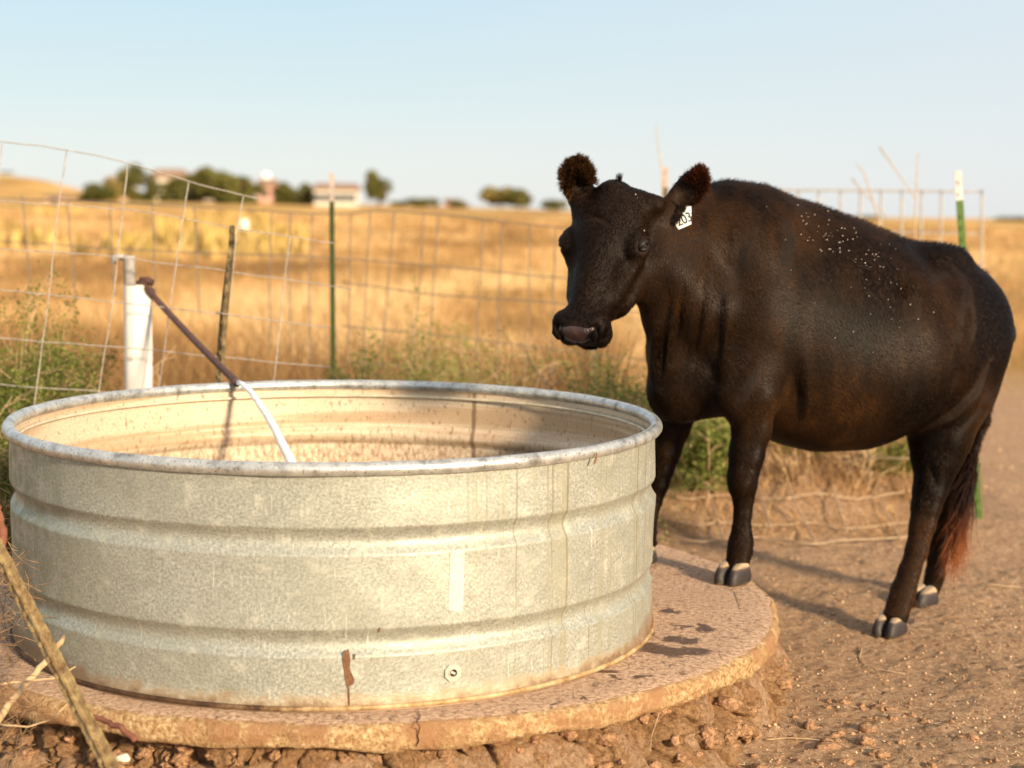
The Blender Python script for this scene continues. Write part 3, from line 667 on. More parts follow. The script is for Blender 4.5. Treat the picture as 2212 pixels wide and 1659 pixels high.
# ------------------------------------------------------------------ vegetation
def blades(name, P, H, W, lean, mat, shade, parent=None, az=None, kind=None):
    n = len(P); az = RNG.uniform(0, 2*np.pi, n) if az is None else az
    side = np.stack([np.cos(az), np.sin(az), 0*az], 1); ld = RNG.uniform(0, 2*np.pi, n); lv = np.stack([np.cos(ld), np.sin(ld), 0*ld], 1)*(lean*RNG.uniform(.2, 1, n))[:, None]
    H = H[:, None]; W = np.broadcast_to(np.asarray(W, float), (n,))[:, None]; up = np.array([0, 0, 1.])
    a = P-side*W/2; b = P+side*W/2; m1 = P+up*H*.55+lv*H*.35; c = m1-side*W*.4; d = m1+side*W*.4; e = P+up*H*.95+lv*H
    V = np.stack([a, b, c, d, e], 1).reshape(-1, 3); i = np.arange(n)[:, None]*5
    F = np.concatenate([i+np.array([[0, 1, 3]]), i+np.array([[0, 3, 2]]), i+np.array([[2, 3, 4]])])
    o = fast(name, V, F, mat, parent, attr=np.repeat(shade, 5)); 
    if kind: tag(o, kind=kind)
    return o
def wedge(n, y0, y1, x0, x1, pw=1.):
    y = y0*(y1/y0)**RNG.uniform(0, 1, n)**pw; x = (RNG.uniform(x0, x1, n)-1106)/F22*y; return x, y
# dry pasture
x, y = wedge(90000, 9.5, 120, -150, 2400)
e = y + 6*fbm(x*.3, y*.09, 7, 3) - .75*x; k = e > 12+RNG.uniform(-3, 2, len(x)); x, y = x[k], y[k]
den = fbm(x*.5, y*.25, 2, 3)
blades('grass', np.stack([x, y, height(x, y)-.01], 1), (.14+.16*RNG.random(len(x)))*(1+.3*den)*(.8+y*.006), .010*np.maximum(1, y*.055), .7, M_DRY, np.clip(.52+.40*den+.25*fbm(x*.12, y*.035, 9, 3)+RNG.normal(0, .16, len(x)), 0, 1), kind='stuff')
d_ = RNG.uniform(45, 120, 3600); x_ = (RNG.uniform(-150, 660, 3600)-1106)/F22*d_; k = fbm(x_*.25, d_*.06, 4, 3) > .22; x_, d_ = x_[k], d_[k]
blades('green_weeds', np.stack([x_, d_, height(x_, d_)-.02], 1), RNG.uniform(.3, .8, len(x_)), .25, .5, M_LEAFY, RNG.uniform(0, 1, len(x_)), kind='stuff')
# thinner dry grass along the fences
def patch(n, px0, px1, d0, d1, hh, name, mat, shade_mu, wd=.006, lean=.6, parent=None, kind=None, z=None):
    d = RNG.uniform(d0, d1, n); xx = (RNG.uniform(px0, px1, n)-1106)/F22*d
    k = np.hypot(xx-SX, d-SY) > SR+.03; xx, d = xx[k], d[k]; n = len(d)
    return blades(name, np.stack([xx, d, height(xx, d)-.01], 1), hh*RNG.uniform(.2, 1, n), wd, lean, mat, np.clip(shade_mu+RNG.normal(0, .22, n), 0, 1), parent, kind=kind)
patch(12000, -100, 1350, 6.7, 12.5, .84, 'grass', M_DRY, .18, .007, .8, kind='stuff')
patch(5000, -100, 1350, 8, 13, .30, 'grass', M_DRY, .5, .007, .8, kind='stuff')
patch(4200, 1420, 2010, 7.5, 10.5, .34, 'grass', M_DRY, .26, .005, 1.4, kind='stuff')
patch(900, 1440, 2000, 7.0, 7.7, .12, 'grass', M_DRY, .5, .004, 2.5, kind='stuff')
patch(5000, -120, 700, 5.95, 7.2, .34, 'grass', M_DRY, .30, .006, 1.2, kind='stuff')
def bush(name, px, py, d, wdt, hgt, nst, nleaf, label, leafmat=M_LEAF, mu=.5, leaf=.02, twig=M_TWIG, cat='weed', group=None, seed=0, yt=None):
    rs = np.random.default_rng(seed+500+int(px)); rd = random.Random(seed+500+int(px))
    c = PX(px, py, d); z0 = hz(c.x, c.y); hgt = PX(px, yt, d).z-z0 if yt else hgt; nleaf = int(nleaf*3.6); leaf = leaf*.62; o = empty(name, (c.x, c.y, z0)); tag(o, label, cat, group)
    mb = MB(); tips = []
    for s in range(nst):
        a = rd.uniform(0, 2*math.pi); sp = rd.uniform(.1, 1)*wdt/2; hh = hgt*rd.uniform(.6, 1.08)*(1-.35*(sp/(wdt/2))**2)
        b = Vector((c.x+rd.gauss(0, wdt*.10), c.y+rd.gauss(0, wdt*.10), z0-.02)); e = Vector((c.x+math.cos(a)*sp, c.y+math.sin(a)*sp, z0+hh))
        m_ = b.lerp(e, .5)+Vector((rd.gauss(0, .03), rd.gauss(0, .03), hh*.08)); pts = []
        for q in [j/6 for j in range(7)]: pts.append(b*(1-q)**2+m_*2*q*(1-q)+e*q*q)
        mb.tube(pts, [.0042*(1-.75*q) for q in np.linspace(0, 1, 7)], 5); tips += pts[2:]
        for u in range(rd.randint(3, 6)):
            p = pts[rd.randint(1, 5)]; v = Vector((rd.gauss(0, 1), rd.gauss(0, 1), rd.uniform(.2, 1.4))).normalized()*hgt*rd.uniform(.12, .32)
            mid = p+v*.5+Vector((rd.gauss(0, .01), rd.gauss(0, .01), .01)); mb.tube([p, mid, p+v], [.0026, .002, .001], 4); tips += [mid, p+v]
            for u2 in range(2):
                v2 = (v.normalized()+Vector((rd.gauss(0, .7), rd.gauss(0, .7), rd.gauss(0, .5)))).normalized()*hgt*.09
                q_ = p+v*rd.uniform(.4, .9); mb.tube([q_, q_+v2], [.0016, .0008], 4); tips.append(q_+v2)
    mb.build('stem', twig, o)
    if nleaf:
        T = np.array([tuple(p) for p in tips]); T = T[T[:, 2] > z0+.02]; P = T[rs.integers(0, len(T), nleaf)]+rs.normal(0, .032, (nleaf, 3)); P[:, 2] = np.maximum(P[:, 2], z0+.01)
        leafquads('foliage', P, leaf, leafmat, mu, o, rs)
    return o
def leafquads(name, P, s, mat, mu, parent, rs, attr=None):
    n = len(P); a = rs.normal(0, 1, (n, 3)); a[:, 2] *= .8; a /= np.linalg.norm(a, axis=1)[:, None]; b = rs.normal(0, 1, (n, 3)); b = np.cross(a, b); b /= np.linalg.norm(b, axis=1)[:, None]
    s = s*rs.uniform(.6, 1.3, n)[:, None]; V = np.stack([P-a*s, P+b*s*.33, P+a*s, P-b*s*.33], 1).reshape(-1, 3)
    F = np.arange(n*4).reshape(n, 4); sh = np.clip(mu+rs.normal(0, .24, n), 0, 1) if attr is None else attr
    return fast(name, V, F, mat, parent, attr=np.repeat(sh, 4))
bush('weed_bush', 40, 780, 6.45, .62, .66, 34, 7000, 'tall feathery green weed with pale twigs at the left edge of the picture', mu=.5, leaf=.017, yt=650)
bush('weed_bush', 170, 850, 6.55, .5, .36, 22, 2600, 'low grey green weed between the left weed and the white standpipe', mu=.55, leaf=.016, yt=715)
bush('weed_bush', -20, 930, 5.9, .45, .44, 20, 2400, 'dark green weed growing at the left side of the tank', mu=.35, leaf=.017, yt=850)
bush('weed_bush', 785, 800, 7.3, .26, .42, 12, 900, 'bright green weed right of the upright green post', mu=.75, leaf=.026, yt=700)
bush('weed_bush', 900, 800, 7.9, .34, .42, 14, 900, 'thin dusty green weed behind the middle of the tank rim', mu=.7, leaf=.02, yt=690)
bush('weed_bush', 1000, 810, 8.2, .40, .40, 14, 800, 'straggly olive weed left of the dead branch', mu=.8, leaf=.02, yt=700)
bush('weed_bush', 1100, 800, 7.6, .28, .42, 12, 700, 'green weed just behind the white dead branch', mu=.6, leaf=.02, yt=705)
bush('weed_bush', 1335, 860, 7.0, .40, .36, 22, 3200, 'dense bright green weed between the cow\'s muzzle and chest', mu=.8, leaf=.02, yt=785)
bush('weed_bush', 1240, 870, 7.1, .30, .30, 12, 900, 'small green weed below the muzzle behind the tank rim', mu=.6, leaf=.02, yt=800)
bush('weed_bush', 1520, 980, 7.6, .62, .42, 26, 1700, 'dark green weed seen between the cow\'s front legs', mu=.50, leaf=.024, yt=895)
bush('weed_bush', 1930, 1010, 7.9, .40, .34, 14, 900, 'small olive weed behind the cow\'s hind legs', mu=.5, leaf=.02, yt=965)
bush('weed_bush', 1760, 1010, 8.2, .5, .34, 16, 900, 'dry olive weed behind the cow\'s belly', mu=.6, leaf=.018, yt=940)
bush('dry_weed', 1700, 1040, 7.7, .5, .30, 16, 0, 'leafless dry stems standing under the cow\'s belly', cat='dry weed', yt=950)
bush('dry_weed', 1850, 1040, 7.75, .45, .34, 16, 0, 'bare straw coloured stalks beside the cow\'s hind leg', cat='dry weed', yt=940)
bush('dry_weed', 330, 850, 6.4, .5, .24, 14, 0, 'tangle of dry twigs at the foot of the white standpipe', cat='dry weed', yt=745)
bush('dry_weed', 1190, 870, 7.2, .3, .22, 10, 0, 'low dry twigs under the cow\'s chin', cat='dry weed', yt=790)
# tall faint stalks against the sky and the dead branch
def stalk(pts, d, r, label, mat=M_TWIG, name='weed_stalk', side=None):
    P = [PX(x, y, d) for x, y in pts]; gp_ = P[-1]; P.append(Vector((gp_.x, gp_.y, hz(gp_.x, gp_.y)-.03)))
    mb = MB(); n = len(P); mb.tube(P, [r*(.4+.6*k/(n-1)) for k in range(n)], 6)
    for s in (side or []): mb.tube([PX(x, y, d) for x, y in s], [r*.7, r*.5, r*.25][:len(s)] if len(s) < 4 else r*.4, 5)
    o = mb.build(name, mat, None, True); tag(o, label, 'weed stalk'); return o
stalk([(1983, 330), (1980, 400), (1977, 470), (1974, 560)], 9.5, .008, 'tall upright bare weed stalk against the sky above the cow\'s loin', side=[[(1900, 318), (1930, 360), (1978, 430)]])
stalk([(1850, 355), (1868, 375), (1878, 410), (1905, 500)], 9.5, .007, 'curved bare weed stalk arching over the cow\'s back', side=[[(1840, 385), (1868, 420), (1915, 465)]])
stalk([(1416, 268), (1422, 320), (1430, 372), (1432, 430)], 9.5, .006, 'faint thin stalk against the sky between the cow\'s ears')
stalk([(1140, 716), (1136, 755), (1150, 790), (1178, 830), (1192, 850)], 6.9, .007, 'pale dead forked branch behind the tank rim left of the cow', M_TWIG, 'dead_branch', [[(1178, 832), (1195, 806), (1200, 785)], [(1185, 842), (1215, 815), (1232, 800)]])

# ------------------------------------------------------------------ far trees and houses
def tree(x0, x1, y0, y1, d, label, mu=.45, n=1500, name='tree', seed=1, group='trees along the far edge of the field'):
    rs = np.random.default_rng(seed+500+int(x0)); cx = (x0+x1)/2; c = PX(cx, y1, d); zg = hz(c.x, c.y)
    Wd = (x1-x0)/F22*d; Hh = PX(cx, y0, d).z-zg; o = empty(name, (c.x, c.y, zg)); tag(o, label, 'tree' if name == 'tree' else 'bush', group)
    mb = MB(); tr = min(.28, Hh*.05)
    low = -.08 if x0 < 700 else .18
    mb.tube([(c.x, c.y, zg-.3), (c.x+.1, c.y, zg+Hh*.35), (c.x, c.y+.1, zg+Hh*.7)], [tr, tr*.7, tr*.3], 7)
    for k in range(5):
        a = rs.uniform(0, 6.28); p = Vector((c.x, c.y, zg+Hh*rs.uniform(.2, .5))); mb.tube([p, p+Vector((math.cos(a)*Wd*.2, math.sin(a)*Wd*.2, Hh*.15)), p+Vector((math.cos(a)*Wd*.35, math.sin(a)*Wd*.3, Hh*.32))], [tr*.5, tr*.35, tr*.15], 5)
    mb.build('trunk', M_BARK, o)
    nb = 15; L = []
    for k in range(nb):
        u = rs.uniform(-1, 1); zz = rs.uniform(low+.12, .86); rad = rs.uniform(.15, .30)
        wx = Wd*.5*(1-.25*abs(zz-.5)*2)-rad*Wd*.45
        L.append((u*wx, rs.uniform(-.4, .4)*Wd, zz*Hh, rad*Wd*.8+.1, rad*Hh*.75))
    L = np.array(L); kk = rs.integers(0, nb, n); q = rs.normal(0, 1, (n, 3)); q /= np.linalg.norm(q, axis=1)[:, None]; q *= rs.uniform(.55, 1.08, n)[:, None]
    P = np.stack([c.x+L[kk, 0]+q[:, 0]*L[kk, 3], c.y+L[kk, 1]+q[:, 1]*L[kk, 3], zg+L[kk, 2]+q[:, 2]*L[kk, 4]], 1); P[:, 2] = np.maximum(P[:, 2], zg+.05)
    leafquads('crown', P, max(.2, Wd*.085), M_LEAFD, mu, o, rs, np.clip(mu+.3*(rs.random(nb)[kk]-.5)+rs.normal(0, .15, n), 0, 1)); return o
T = [(174, 236, 396, 434, 'dark low tree at the left end of the far tree line', .2), (228, 262, 386, 432, 'reddish brown bushy tree behind the left end of the tree line', .8), (262, 308, 364, 436, 'tall dark tree standing left of the cream house', .35),
     (312, 336, 382, 438, 'narrow dark tree directly beside the cream house wall', .25), (346, 404, 388, 440, 'round dark tree in front of the cream house', .3), (400, 478, 374, 440, 'broad tall tree in the middle of the far tree line', .35),
     (462, 552, 378, 442, 'wide dark tree left of the pink barn', .3), (528, 560, 400, 440, 'small tree touching the pink barn', .3), (600, 645, 398, 440, 'bushy tree right of the pink barn', .35), (638, 688, 404, 442, 'low tree at the left end of the long white house', .4),
     (798, 838, 378, 446, 'lone round topped tree standing right of the long white house', .35), (1050, 1112, 408, 455, 'spreading pale brown tree behind the cow\'s far ear', .8), (1095, 1142, 416, 456, 'darker green tree beside the spreading tree left of the cow', .35)]
for k, (a, b, c_, d_, lb, mu) in enumerate(T): tree(a-8, b+8, c_-7, d_, 205+k % 3*5, lb, mu, 2600, seed=k)
Bs = [(846, 880, 434, 448, 'small bush right of the lone tree'), (872, 950, 430, 450, 'long low bush in the gap between the lone tree and the spreading tree'), (962, 1010, 434, 451, 'low dark bush near the small orange shed'),
      (1166, 1234, 432, 460, 'rounded light green bush beside the cow\'s face'), (0, 30, 372, 392, 'small bush on top of the golden hill'), (100, 172, 424, 438, 'flat dark bush at the foot of the golden hill'), (1850, 1905, 468, 479, 'tiny green bush on the horizon above the cow\'s back'), (2150, 2230, 472, 482, 'low bush on the horizon at the right edge'), (690, 760, 430, 444, 'hedge bush in front of the long white house')]
for k, (a, b, c_, d_, lb) in enumerate(Bs): tree(a, b, c_, d_, 215 if k != 4 else 290, lb, .35, 700, 'bush', 40+k, 'bushes on the horizon')
def house(x0, x1, ye, yt, d, wallm, label, nwin=2, ridge=1.4, name='house', flat=False):
    a = PX(x0, ye, d); b = PX(x1, ye, d); cx = (a.x+b.x)/2; W = b.x-a.x; zg = hz(cx, a.y)-.4; ze = PX((x0+x1)/2, yt, d).z; Dp = max(5, W*.5); y0 = a.y
    o = empty(name, (cx, y0+Dp/2, zg)); tag(o, label, name.split('_')[-1])
    mb = MB(); H = ze-zg; mb.box((cx, y0+Dp/2, zg+H/2), W, Dp, H); mb.build('wall', wallm, o)
    mb = MB(); e = .35
    V = [(cx-W/2-e, y0-e, ze+.003), (cx+W/2+e, y0-e, ze+.003), (cx+W/2+e, y0+Dp+e, ze+.003), (cx-W/2-e, y0+Dp+e, ze+.003), (cx-W/2-e+.3, y0+Dp/2, ze+ridge), (cx+W/2+e-.3, y0+Dp/2, ze+ridge)]
    mb.add(V, [(0, 1, 5, 4), (2, 3, 4, 5), (1, 2, 5), (3, 0, 4), (0, 3, 2, 1)]); mb.build('roof', M_ROOF, o)
    for k in range(nwin):
        mb = MB(); mb.box((cx-W/2+W*(k+.5)/nwin, y0-.03, zg+H*.6), .9, .06, min(1., H*.4)); mb.build('window', M_WIN, o)
    return o
house(330, 392, 425, 384, 235, M_WALLW, 'cream house rising behind the trees in the middle of the far tree line', 3)
house(418, 448, 425, 384, 240, M_WALLW, 'small cream house half hidden behind the broad tree', 1)
house(228, 276, 430, 400, 232, M_WALLT, 'tan house between the leftmost trees', 2)
house(554, 592, 430, 401, 225, M_WALLR, 'pinkish red barn below the bright round tank', 1, 1., 'barn')
house(678, 768, 438, 410, 200, M_WALLW, 'long low white house with a brown roof left of the lone tree', 5, .9)
house(960, 992, 446, 436, 222, M_WALLR, 'small orange shed on the horizon beyond the tank', 1, .5, 'shed')
house(95, 140, 440, 426, 190, M_WALLT, 'tiny tan shed at the foot of the golden hill', 1, .4, 'shed')
# white round water tank on legs, and a white drum in the field
def ball(c, r, sz=1., n=20):
    V = []; 
    for i in range(n//2+1):
        for k in range(n): V.append((c.x+r*math.sin(math.pi*i/(n//2))*math.cos(2*math.pi*k/n), c.y+r*math.sin(math.pi*i/(n//2))*math.sin(2*math.pi*k/n), c.z+r*sz*math.cos(math.pi*i/(n//2))))
    return V, [(i*n+k, i*n+(k+1) % n, (i+1)*n+(k+1) % n, (i+1)*n+k) for i in range(n//2) for k in range(n)]
c = PX(574, 383, 230); o = empty('water_tower', (c.x, c.y, hz(c.x, c.y))); tag(o, 'small bright white round water tower above the pink barn', 'water tower')
M_BRW = simple('bright_white_paint', (.9, .88, .82), .35, 0, .03, 2)
mb = MB(); mb.add(*ball(c, .75)); mb.build('tank', M_BRW, o, True)
for k in range(4):
    a = math.pi/4+k*math.pi/2; mb = MB(); mb.tube([(c.x+math.cos(a)*.8, c.y+math.sin(a)*.8, hz(c.x, c.y)), (c.x+math.cos(a)*.5, c.y+math.sin(a)*.5, c.z-.4)], .07, 6); mb.build('leg', M_WIREDK, o)
c = PX(527, 486, 42); zg = hz(c.x, c.y); mb = MB(); rad = .125
pr = [(0, -.13), (.10, -.13), (.125, -.11), (.125, .09), (.11, .12), (.04, .125), (.04, .16), (0, .16)]
V = [(c.x+q*math.cos(2*math.pi*k/18), c.y+q*math.sin(2*math.pi*k/18), zz) for q, zz in [(q, c.z+z_) for q, z_ in pr] for k in range(18)]
mb.add(V, [(i*18+k, i*18+(k+1) % 18, (i+1)*18+(k+1) % 18, (i+1)*18+k) for i in range(7) for k in range(18)])
o = mb.build('white_jug', M_BRW, None, True); tag(o, 'small white jug on a stake out in the dry field', 'jug')
mb = MB(); mb.tube([(c.x, c.y, zg-.1), (c.x, c.y, c.z-.12)], .02, 8); mb.build('stake', M_BARK, o)
# ------------------------------------------------------------------ the cow: one smooth body grown from blended volumes
def surface_nets(vals, org, h):
    s = vals < 0; nx, ny, nz = vals.shape
    c = np.zeros((nx-1, ny-1, nz-1), np.int8)
    for a in (0, 1):
        for b in (0, 1):
            for d in (0, 1): c += s[a:nx-1+a, b:ny-1+b, d:nz-1+d]
    act = (c > 0) & (c < 8); ci = np.argwhere(act); n = len(ci)
    idm = np.full(act.shape, -1, np.int32); idm[act] = np.arange(n)
    acc = np.zeros((n, 3)); cnt = np.zeros(n)
    cor = [(a, b, d) for a in (0, 1) for b in (0, 1) for d in (0, 1)]
    for p in cor:
        for ax_ in range(3):
            if p[ax_] == 0:
                q = list(p); q[ax_] = 1
                v0 = vals[ci[:, 0]+p[0], ci[:, 1]+p[1], ci[:, 2]+p[2]]; v1 = vals[ci[:, 0]+q[0], ci[:, 1]+q[1], ci[:, 2]+q[2]]
                m = (v0 < 0) != (v1 < 0); t = np.where(m, v0/np.where(m, v0-v1, 1), 0)
                pt = np.array(p, float)[None]+0*acc; pt[:, ax_] += t; acc += pt*m[:, None]; cnt += m
    V = org+(ci+acc/cnt[:, None])*h
    Q = []
    for ax_ in range(3):
        o1, o2 = [k for k in range(3) if k != ax_]
        sl0 = [slice(1, -1)]*3; sl0[ax_] = slice(0, -1); sl1 = [slice(1, -1)]*3; sl1[ax_] = slice(1, None)
        a = s[tuple(sl0)]; b = s[tuple(sl1)]; e = np.argwhere(a != b); st = a[a != b]
        off = np.ones(3, int); off[ax_] = 0; e = e+off
        def g(d1, d2):
            q = e.copy(); q[:, o1] -= d1; q[:, o2] -= d2; return idm[q[:, 0], q[:, 1], q[:, 2]]
        quad = np.stack([g(1, 1), g(0, 1), g(0, 0), g(1, 0)], 1)
        flip = st if ax_ != 1 else ~st
        quad = np.where(flip[:, None], quad, quad[:, ::-1]); Q.append(quad)
    return V, np.concatenate(Q)
class Field:
    def __init__(s, lo, hi, h):
        s.h = h; s.lo = np.array(lo, float); s.n = np.ceil((np.array(hi)-s.lo)/h).astype(int)+1
        s.v = np.full(tuple(s.n), 1., np.float32)
    def box(s, lo, hi):
        a = np.clip(((np.array(lo)-s.lo)/s.h).astype(int), 0, s.n); b = np.clip(((np.array(hi)-s.lo)/s.h).astype(int)+2, 0, s.n)
        g = [s.lo[k]+np.arange(a[k], b[k])*s.h for k in range(3)]
        return tuple(slice(a[k], b[k]) for k in range(3)), np.meshgrid(*g, indexing='ij', sparse=True)
    def union(s, sl, d, k):
        o = s.v[sl]; hh = np.clip(.5+.5*(o-d)/k, 0, 1); s.v[sl] = o*(1-hh)+d*hh-k*hh*(1-hh)
    def cut(s, sl, d, k):
        o = s.v[sl]; d = -d; hh = np.clip(.5-.5*(o-d)/k, 0, 1); s.v[sl] = o*(1-hh)+d*hh+k*hh*(1-hh)
    def cone(s, a, b, ra, rb, k=.03, cut=False, flat=None):
        a = np.array(a, float); b = np.array(b, float); m = max(ra, rb)+k+.03
        sl, (X, Y, Z) = s.box(np.minimum(a, b)-m, np.maximum(a, b)+m)
        ab = b-a; L2 = ab@ab+1e-9; t = np.clip(((X-a[0])*ab[0]+(Y-a[1])*ab[1]+(Z-a[2])*ab[2])/L2, 0, 1)
        qx, qy, qz = X-a[0]-t*ab[0], Y-a[1]-t*ab[1], Z-a[2]-t*ab[2]
        if flat is not None:     # flatten along a direction
            f = np.array(flat[0], float); w_ = qx*f[0]+qy*f[1]+qz*f[2]; e = flat[1]-1
            dd = np.sqrt(qx*qx+qy*qy+qz*qz+(e*e+2*e)*w_*w_)
        else: dd = np.sqrt(qx*qx+qy*qy+qz*qz)
        (s.cut if cut else s.union)(sl, dd-(ra+(rb-ra)*t), k)
    def chain(s, pts, rad, k=.03, flat=None):
        for i in range(len(pts)-1): s.cone(pts[i], pts[i+1], rad[i], rad[i+1], k if i == 0 else max(.012, k*.5), flat=flat)
    def ell(s, c, M, r, k=.03, cut=False):
        """ellipsoid, M rows = axes"""
        c = np.array(c, float); m = max(r)+k+.03; sl, (X, Y, Z) = s.box(c-m, c+m)
        M = np.array(M, float); q = [(X-c[0])*M[j, 0]+(Y-c[1])*M[j, 1]+(Z-c[2])*M[j, 2] for j in range(3)]
        k0 = np.sqrt(sum((q[j]/r[j])**2 for j in range(3))); k1 = np.sqrt(sum((q[j]/r[j]**2)**2 for j in range(3)))+1e-9
        (s.cut if cut else s.union)(sl, k0*(k0-1)/k1, k)
def A(v): return np.array(tuple(v), float)
hd = np.array([-.906, -.423, 0.]); lf = np.array([.423, -.906, 0.]); upv = np.array([0, 0, 1.])   # heading, cow's left, up
C0 = A(PX(1580, 600, 5.28)); C0[2] = 0
def axis_hit(px, py, side=0.):
    """point of the (side-shifted) mid plane of the cow seen at a pixel"""
    o = np.array([0, 0, CZ]); r = A(PX(px, py, 1.))-o; t = ((C0+lf*side-o)@lf)/(r@lf); return o+r*t
def sz(px, py, side=0.):
    p = axis_hit(px, py, side); return -(p-C0)@hd, p[2]
top_px = [(1480, 470), (1539, 400), (1576, 399), (1641, 408), (1687, 421), (1733, 434), (1780, 450), (1826, 466), (1872, 485), (1918, 507), (1965, 526), (2002, 535), (2039, 541), (2067, 556), (2104, 580), (2127, 600), (2145, 622)]
bot_px = [(1390, 905), (1440, 905), (1480, 906), (1530, 898), (1580, 902), (1640, 925), (1668, 941), (1710, 964), (1756, 979), (1807, 978), (1849, 976), (1895, 962), (1950, 935), (2010, 890), (2070, 840), (2140, 800)]
Ts = np.array([sz(*p) for p in top_px]); Bs_ = np.array([sz(*p, .06) for p in bot_px])
s_front, s_rear = sz(1442, 700)[0], sz(2124, 700)[0]
CF = Field((-.05, 4.35, -.32), (2.15, 6.45, 1.52), .0075)
# torso
k_ = .04
sl, (X, Y, Z) = CF.box(CF.lo, CF.lo+CF.n*CF.h)
S = -((X-C0[0])*hd[0]+(Y-C0[1])*hd[1]); Wd = (X-C0[0])*lf[0]+(Y-C0[1])*lf[1]
sk = np.linspace(s_front-.1, s_rear+.1, 80); L_ = s_rear-s_front; u = (sk-s_front)/L_
ztop = np.interp(sk, Ts[:, 0], Ts[:, 1]); zbot = np.interp(sk, Bs_[:, 0], Bs_[:, 1])
ztop = np.where(sk < Ts[1, 0], Ts[1, 1]-(Ts[1, 0]-sk)*1.05, ztop)
hwk = np.interp(u, [-.1, 0, .05, .12, .22, .35, .5, .62, .74, .85, .94, 1.0, 1.1], [.02, .06, .135, .215, .245, .275, .315, .33, .315, .27, .225, .16, .05])
endf = np.interp(u, [-.1, -.01, .03, .08, .14, .9, .97, 1.01, 1.1], [.02, .25, .72, .93, 1, 1, .9, .62, .02])
for _ in range(3):
    for arr in (ztop, zbot, hwk, endf): arr[1:-1] = (arr[:-2]+2*arr[1:-1]+arr[2:])/4
zc = np.interp(S, sk, zbot*.55+ztop*.45); zt_ = np.interp(S, sk, ztop); zb_ = np.interp(S, sk, zbot); hw_ = np.interp(S, sk, hwk); ef = np.interp(S, sk, endf)
hup = (zt_-zc)*ef; hdn = (zc-zb_)*ef
vz = (Z-zc); hh_ = np.where(vz > 0, hup, hdn)
pw_ = 2.25; a_ = np.abs(Wd)/hw_; b_ = np.abs(vz)/hh_
# shoulders of the cross-section slope up to the spine
a_ = a_*(1+.22*np.clip(vz/hup, 0, 1)**2)
f = (a_**pw_+b_**pw_)**(1/pw_)
dt = (f-1)*np.minimum(hw_, hh_)*.9
dt = np.where((S < s_front-.06) | (S > s_rear+.06), .3, dt)
CF.v = np.minimum(CF.v, dt.astype(np.float32)); del f, dt, a_, b_, vz
def at(s_, w_, z_): return C0-hd*s_+lf*w_+upv*z_
def PD(x, y, side):   # pixel on a plane shifted sideways from the cow's mid plane
    return axis_hit(x, y, side)
# rump, pin bones, hooks, shoulder, brisket
hip = PD(2030, 600, .10)
CF.ell(PD(2035, 560, .10), [-hd, lf, upv], (.10, .055, .035), .07)
CF.ell(PD(2010, 556, -.14), [-hd, lf, upv], (.09, .05, .03), .07)
CF.ell(PD(2100, 690, .09), [-hd, lf, upv], (.085, .095, .13), .07)
CF.ell(PD(2098, 690, -.12), [-hd, lf, upv], (.08, .08, .12), .07)
CF.ell(PD(2122, 668, .07), [-hd, lf, upv], (.04, .04, .06), .04)
CF.ell(PD(2060, 790, .13), [-hd, lf, upv], (.20, .12, .25), .07)      # near thigh
CF.ell(PD(2020, 790, -.15), [-hd, lf, upv], (.19, .10, .23), .07)
CF.ell(PD(1640, 700, .155), [-hd, lf, upv], (.135, .085, .27), .06)    # near shoulder
CF.ell(PD(1610, 830, .165), [-hd, lf, upv], (.115, .075, .13), .05)
CF.ell(PD(1545, 740, -.15), [-hd, lf, upv], (.12, .08, .24), .06)
CF.ell(PD(1500, 800, .0), [-hd, lf, upv], (.15, .12, .15), .06)       # chest
CF.ell(PD(1455, 850, -.02), [-hd, lf, upv], (.085, .08, .09), .05)
CF.ell(PD(1470, 790, -.03), [-hd, lf, upv], (.07, .07, .16), .05)
# udder

# neck
nk = [(PD(1610, 540, 0), .195), (PD(1560, 540, .0), .19), (A(PX(1500, 535, 5.19)), .155), (A(PX(1440, 520, 5.12)), .118), (A(PX(1400, 490, 5.08)), .09)]
for i_ in range(len(nk)-1): CF.cone(nk[i_][0], nk[i_+1][0], nk[i_][1], nk[i_+1][1], .06)
nk2 = [(PD(1560, 690, -.02), .17), (A(PX(1500, 650, 5.18)), .15), (A(PX(1450, 590, 5.12)), .12), (A(PX(1405, 560, 5.08)), .095)]
for i_ in range(len(nk2)-1): CF.cone(nk2[i_][0], nk2[i_+1][0], nk2[i_][1], nk2[i_+1][1], .06)
# dewlap
dw = [(A(PX(1408, 640, 5.08)), .045), (A(PX(1428, 700, 5.12)), .040), (A(PX(1442, 760, 5.17)), .045), (A(PX(1448, 830, 5.2)), .050)]
for i_ in range(len(dw)-1): CF.cone(dw[i_][0], dw[i_+1][0], dw[i_][1], dw[i_+1][1], .06)
def onsurf(p):
    o = np.array([0, 0, CZ]); dv = (p-o)/np.linalg.norm(p-o)
    for tt_ in np.arange(4.3, 6.2, .005):
        g = ((o+dv*tt_-CF.lo)/CF.h).astype(int)
        if (g >= 0).all() and (g < CF.n).all() and CF.v[tuple(g)] < 0: return o+dv*tt_
    return None
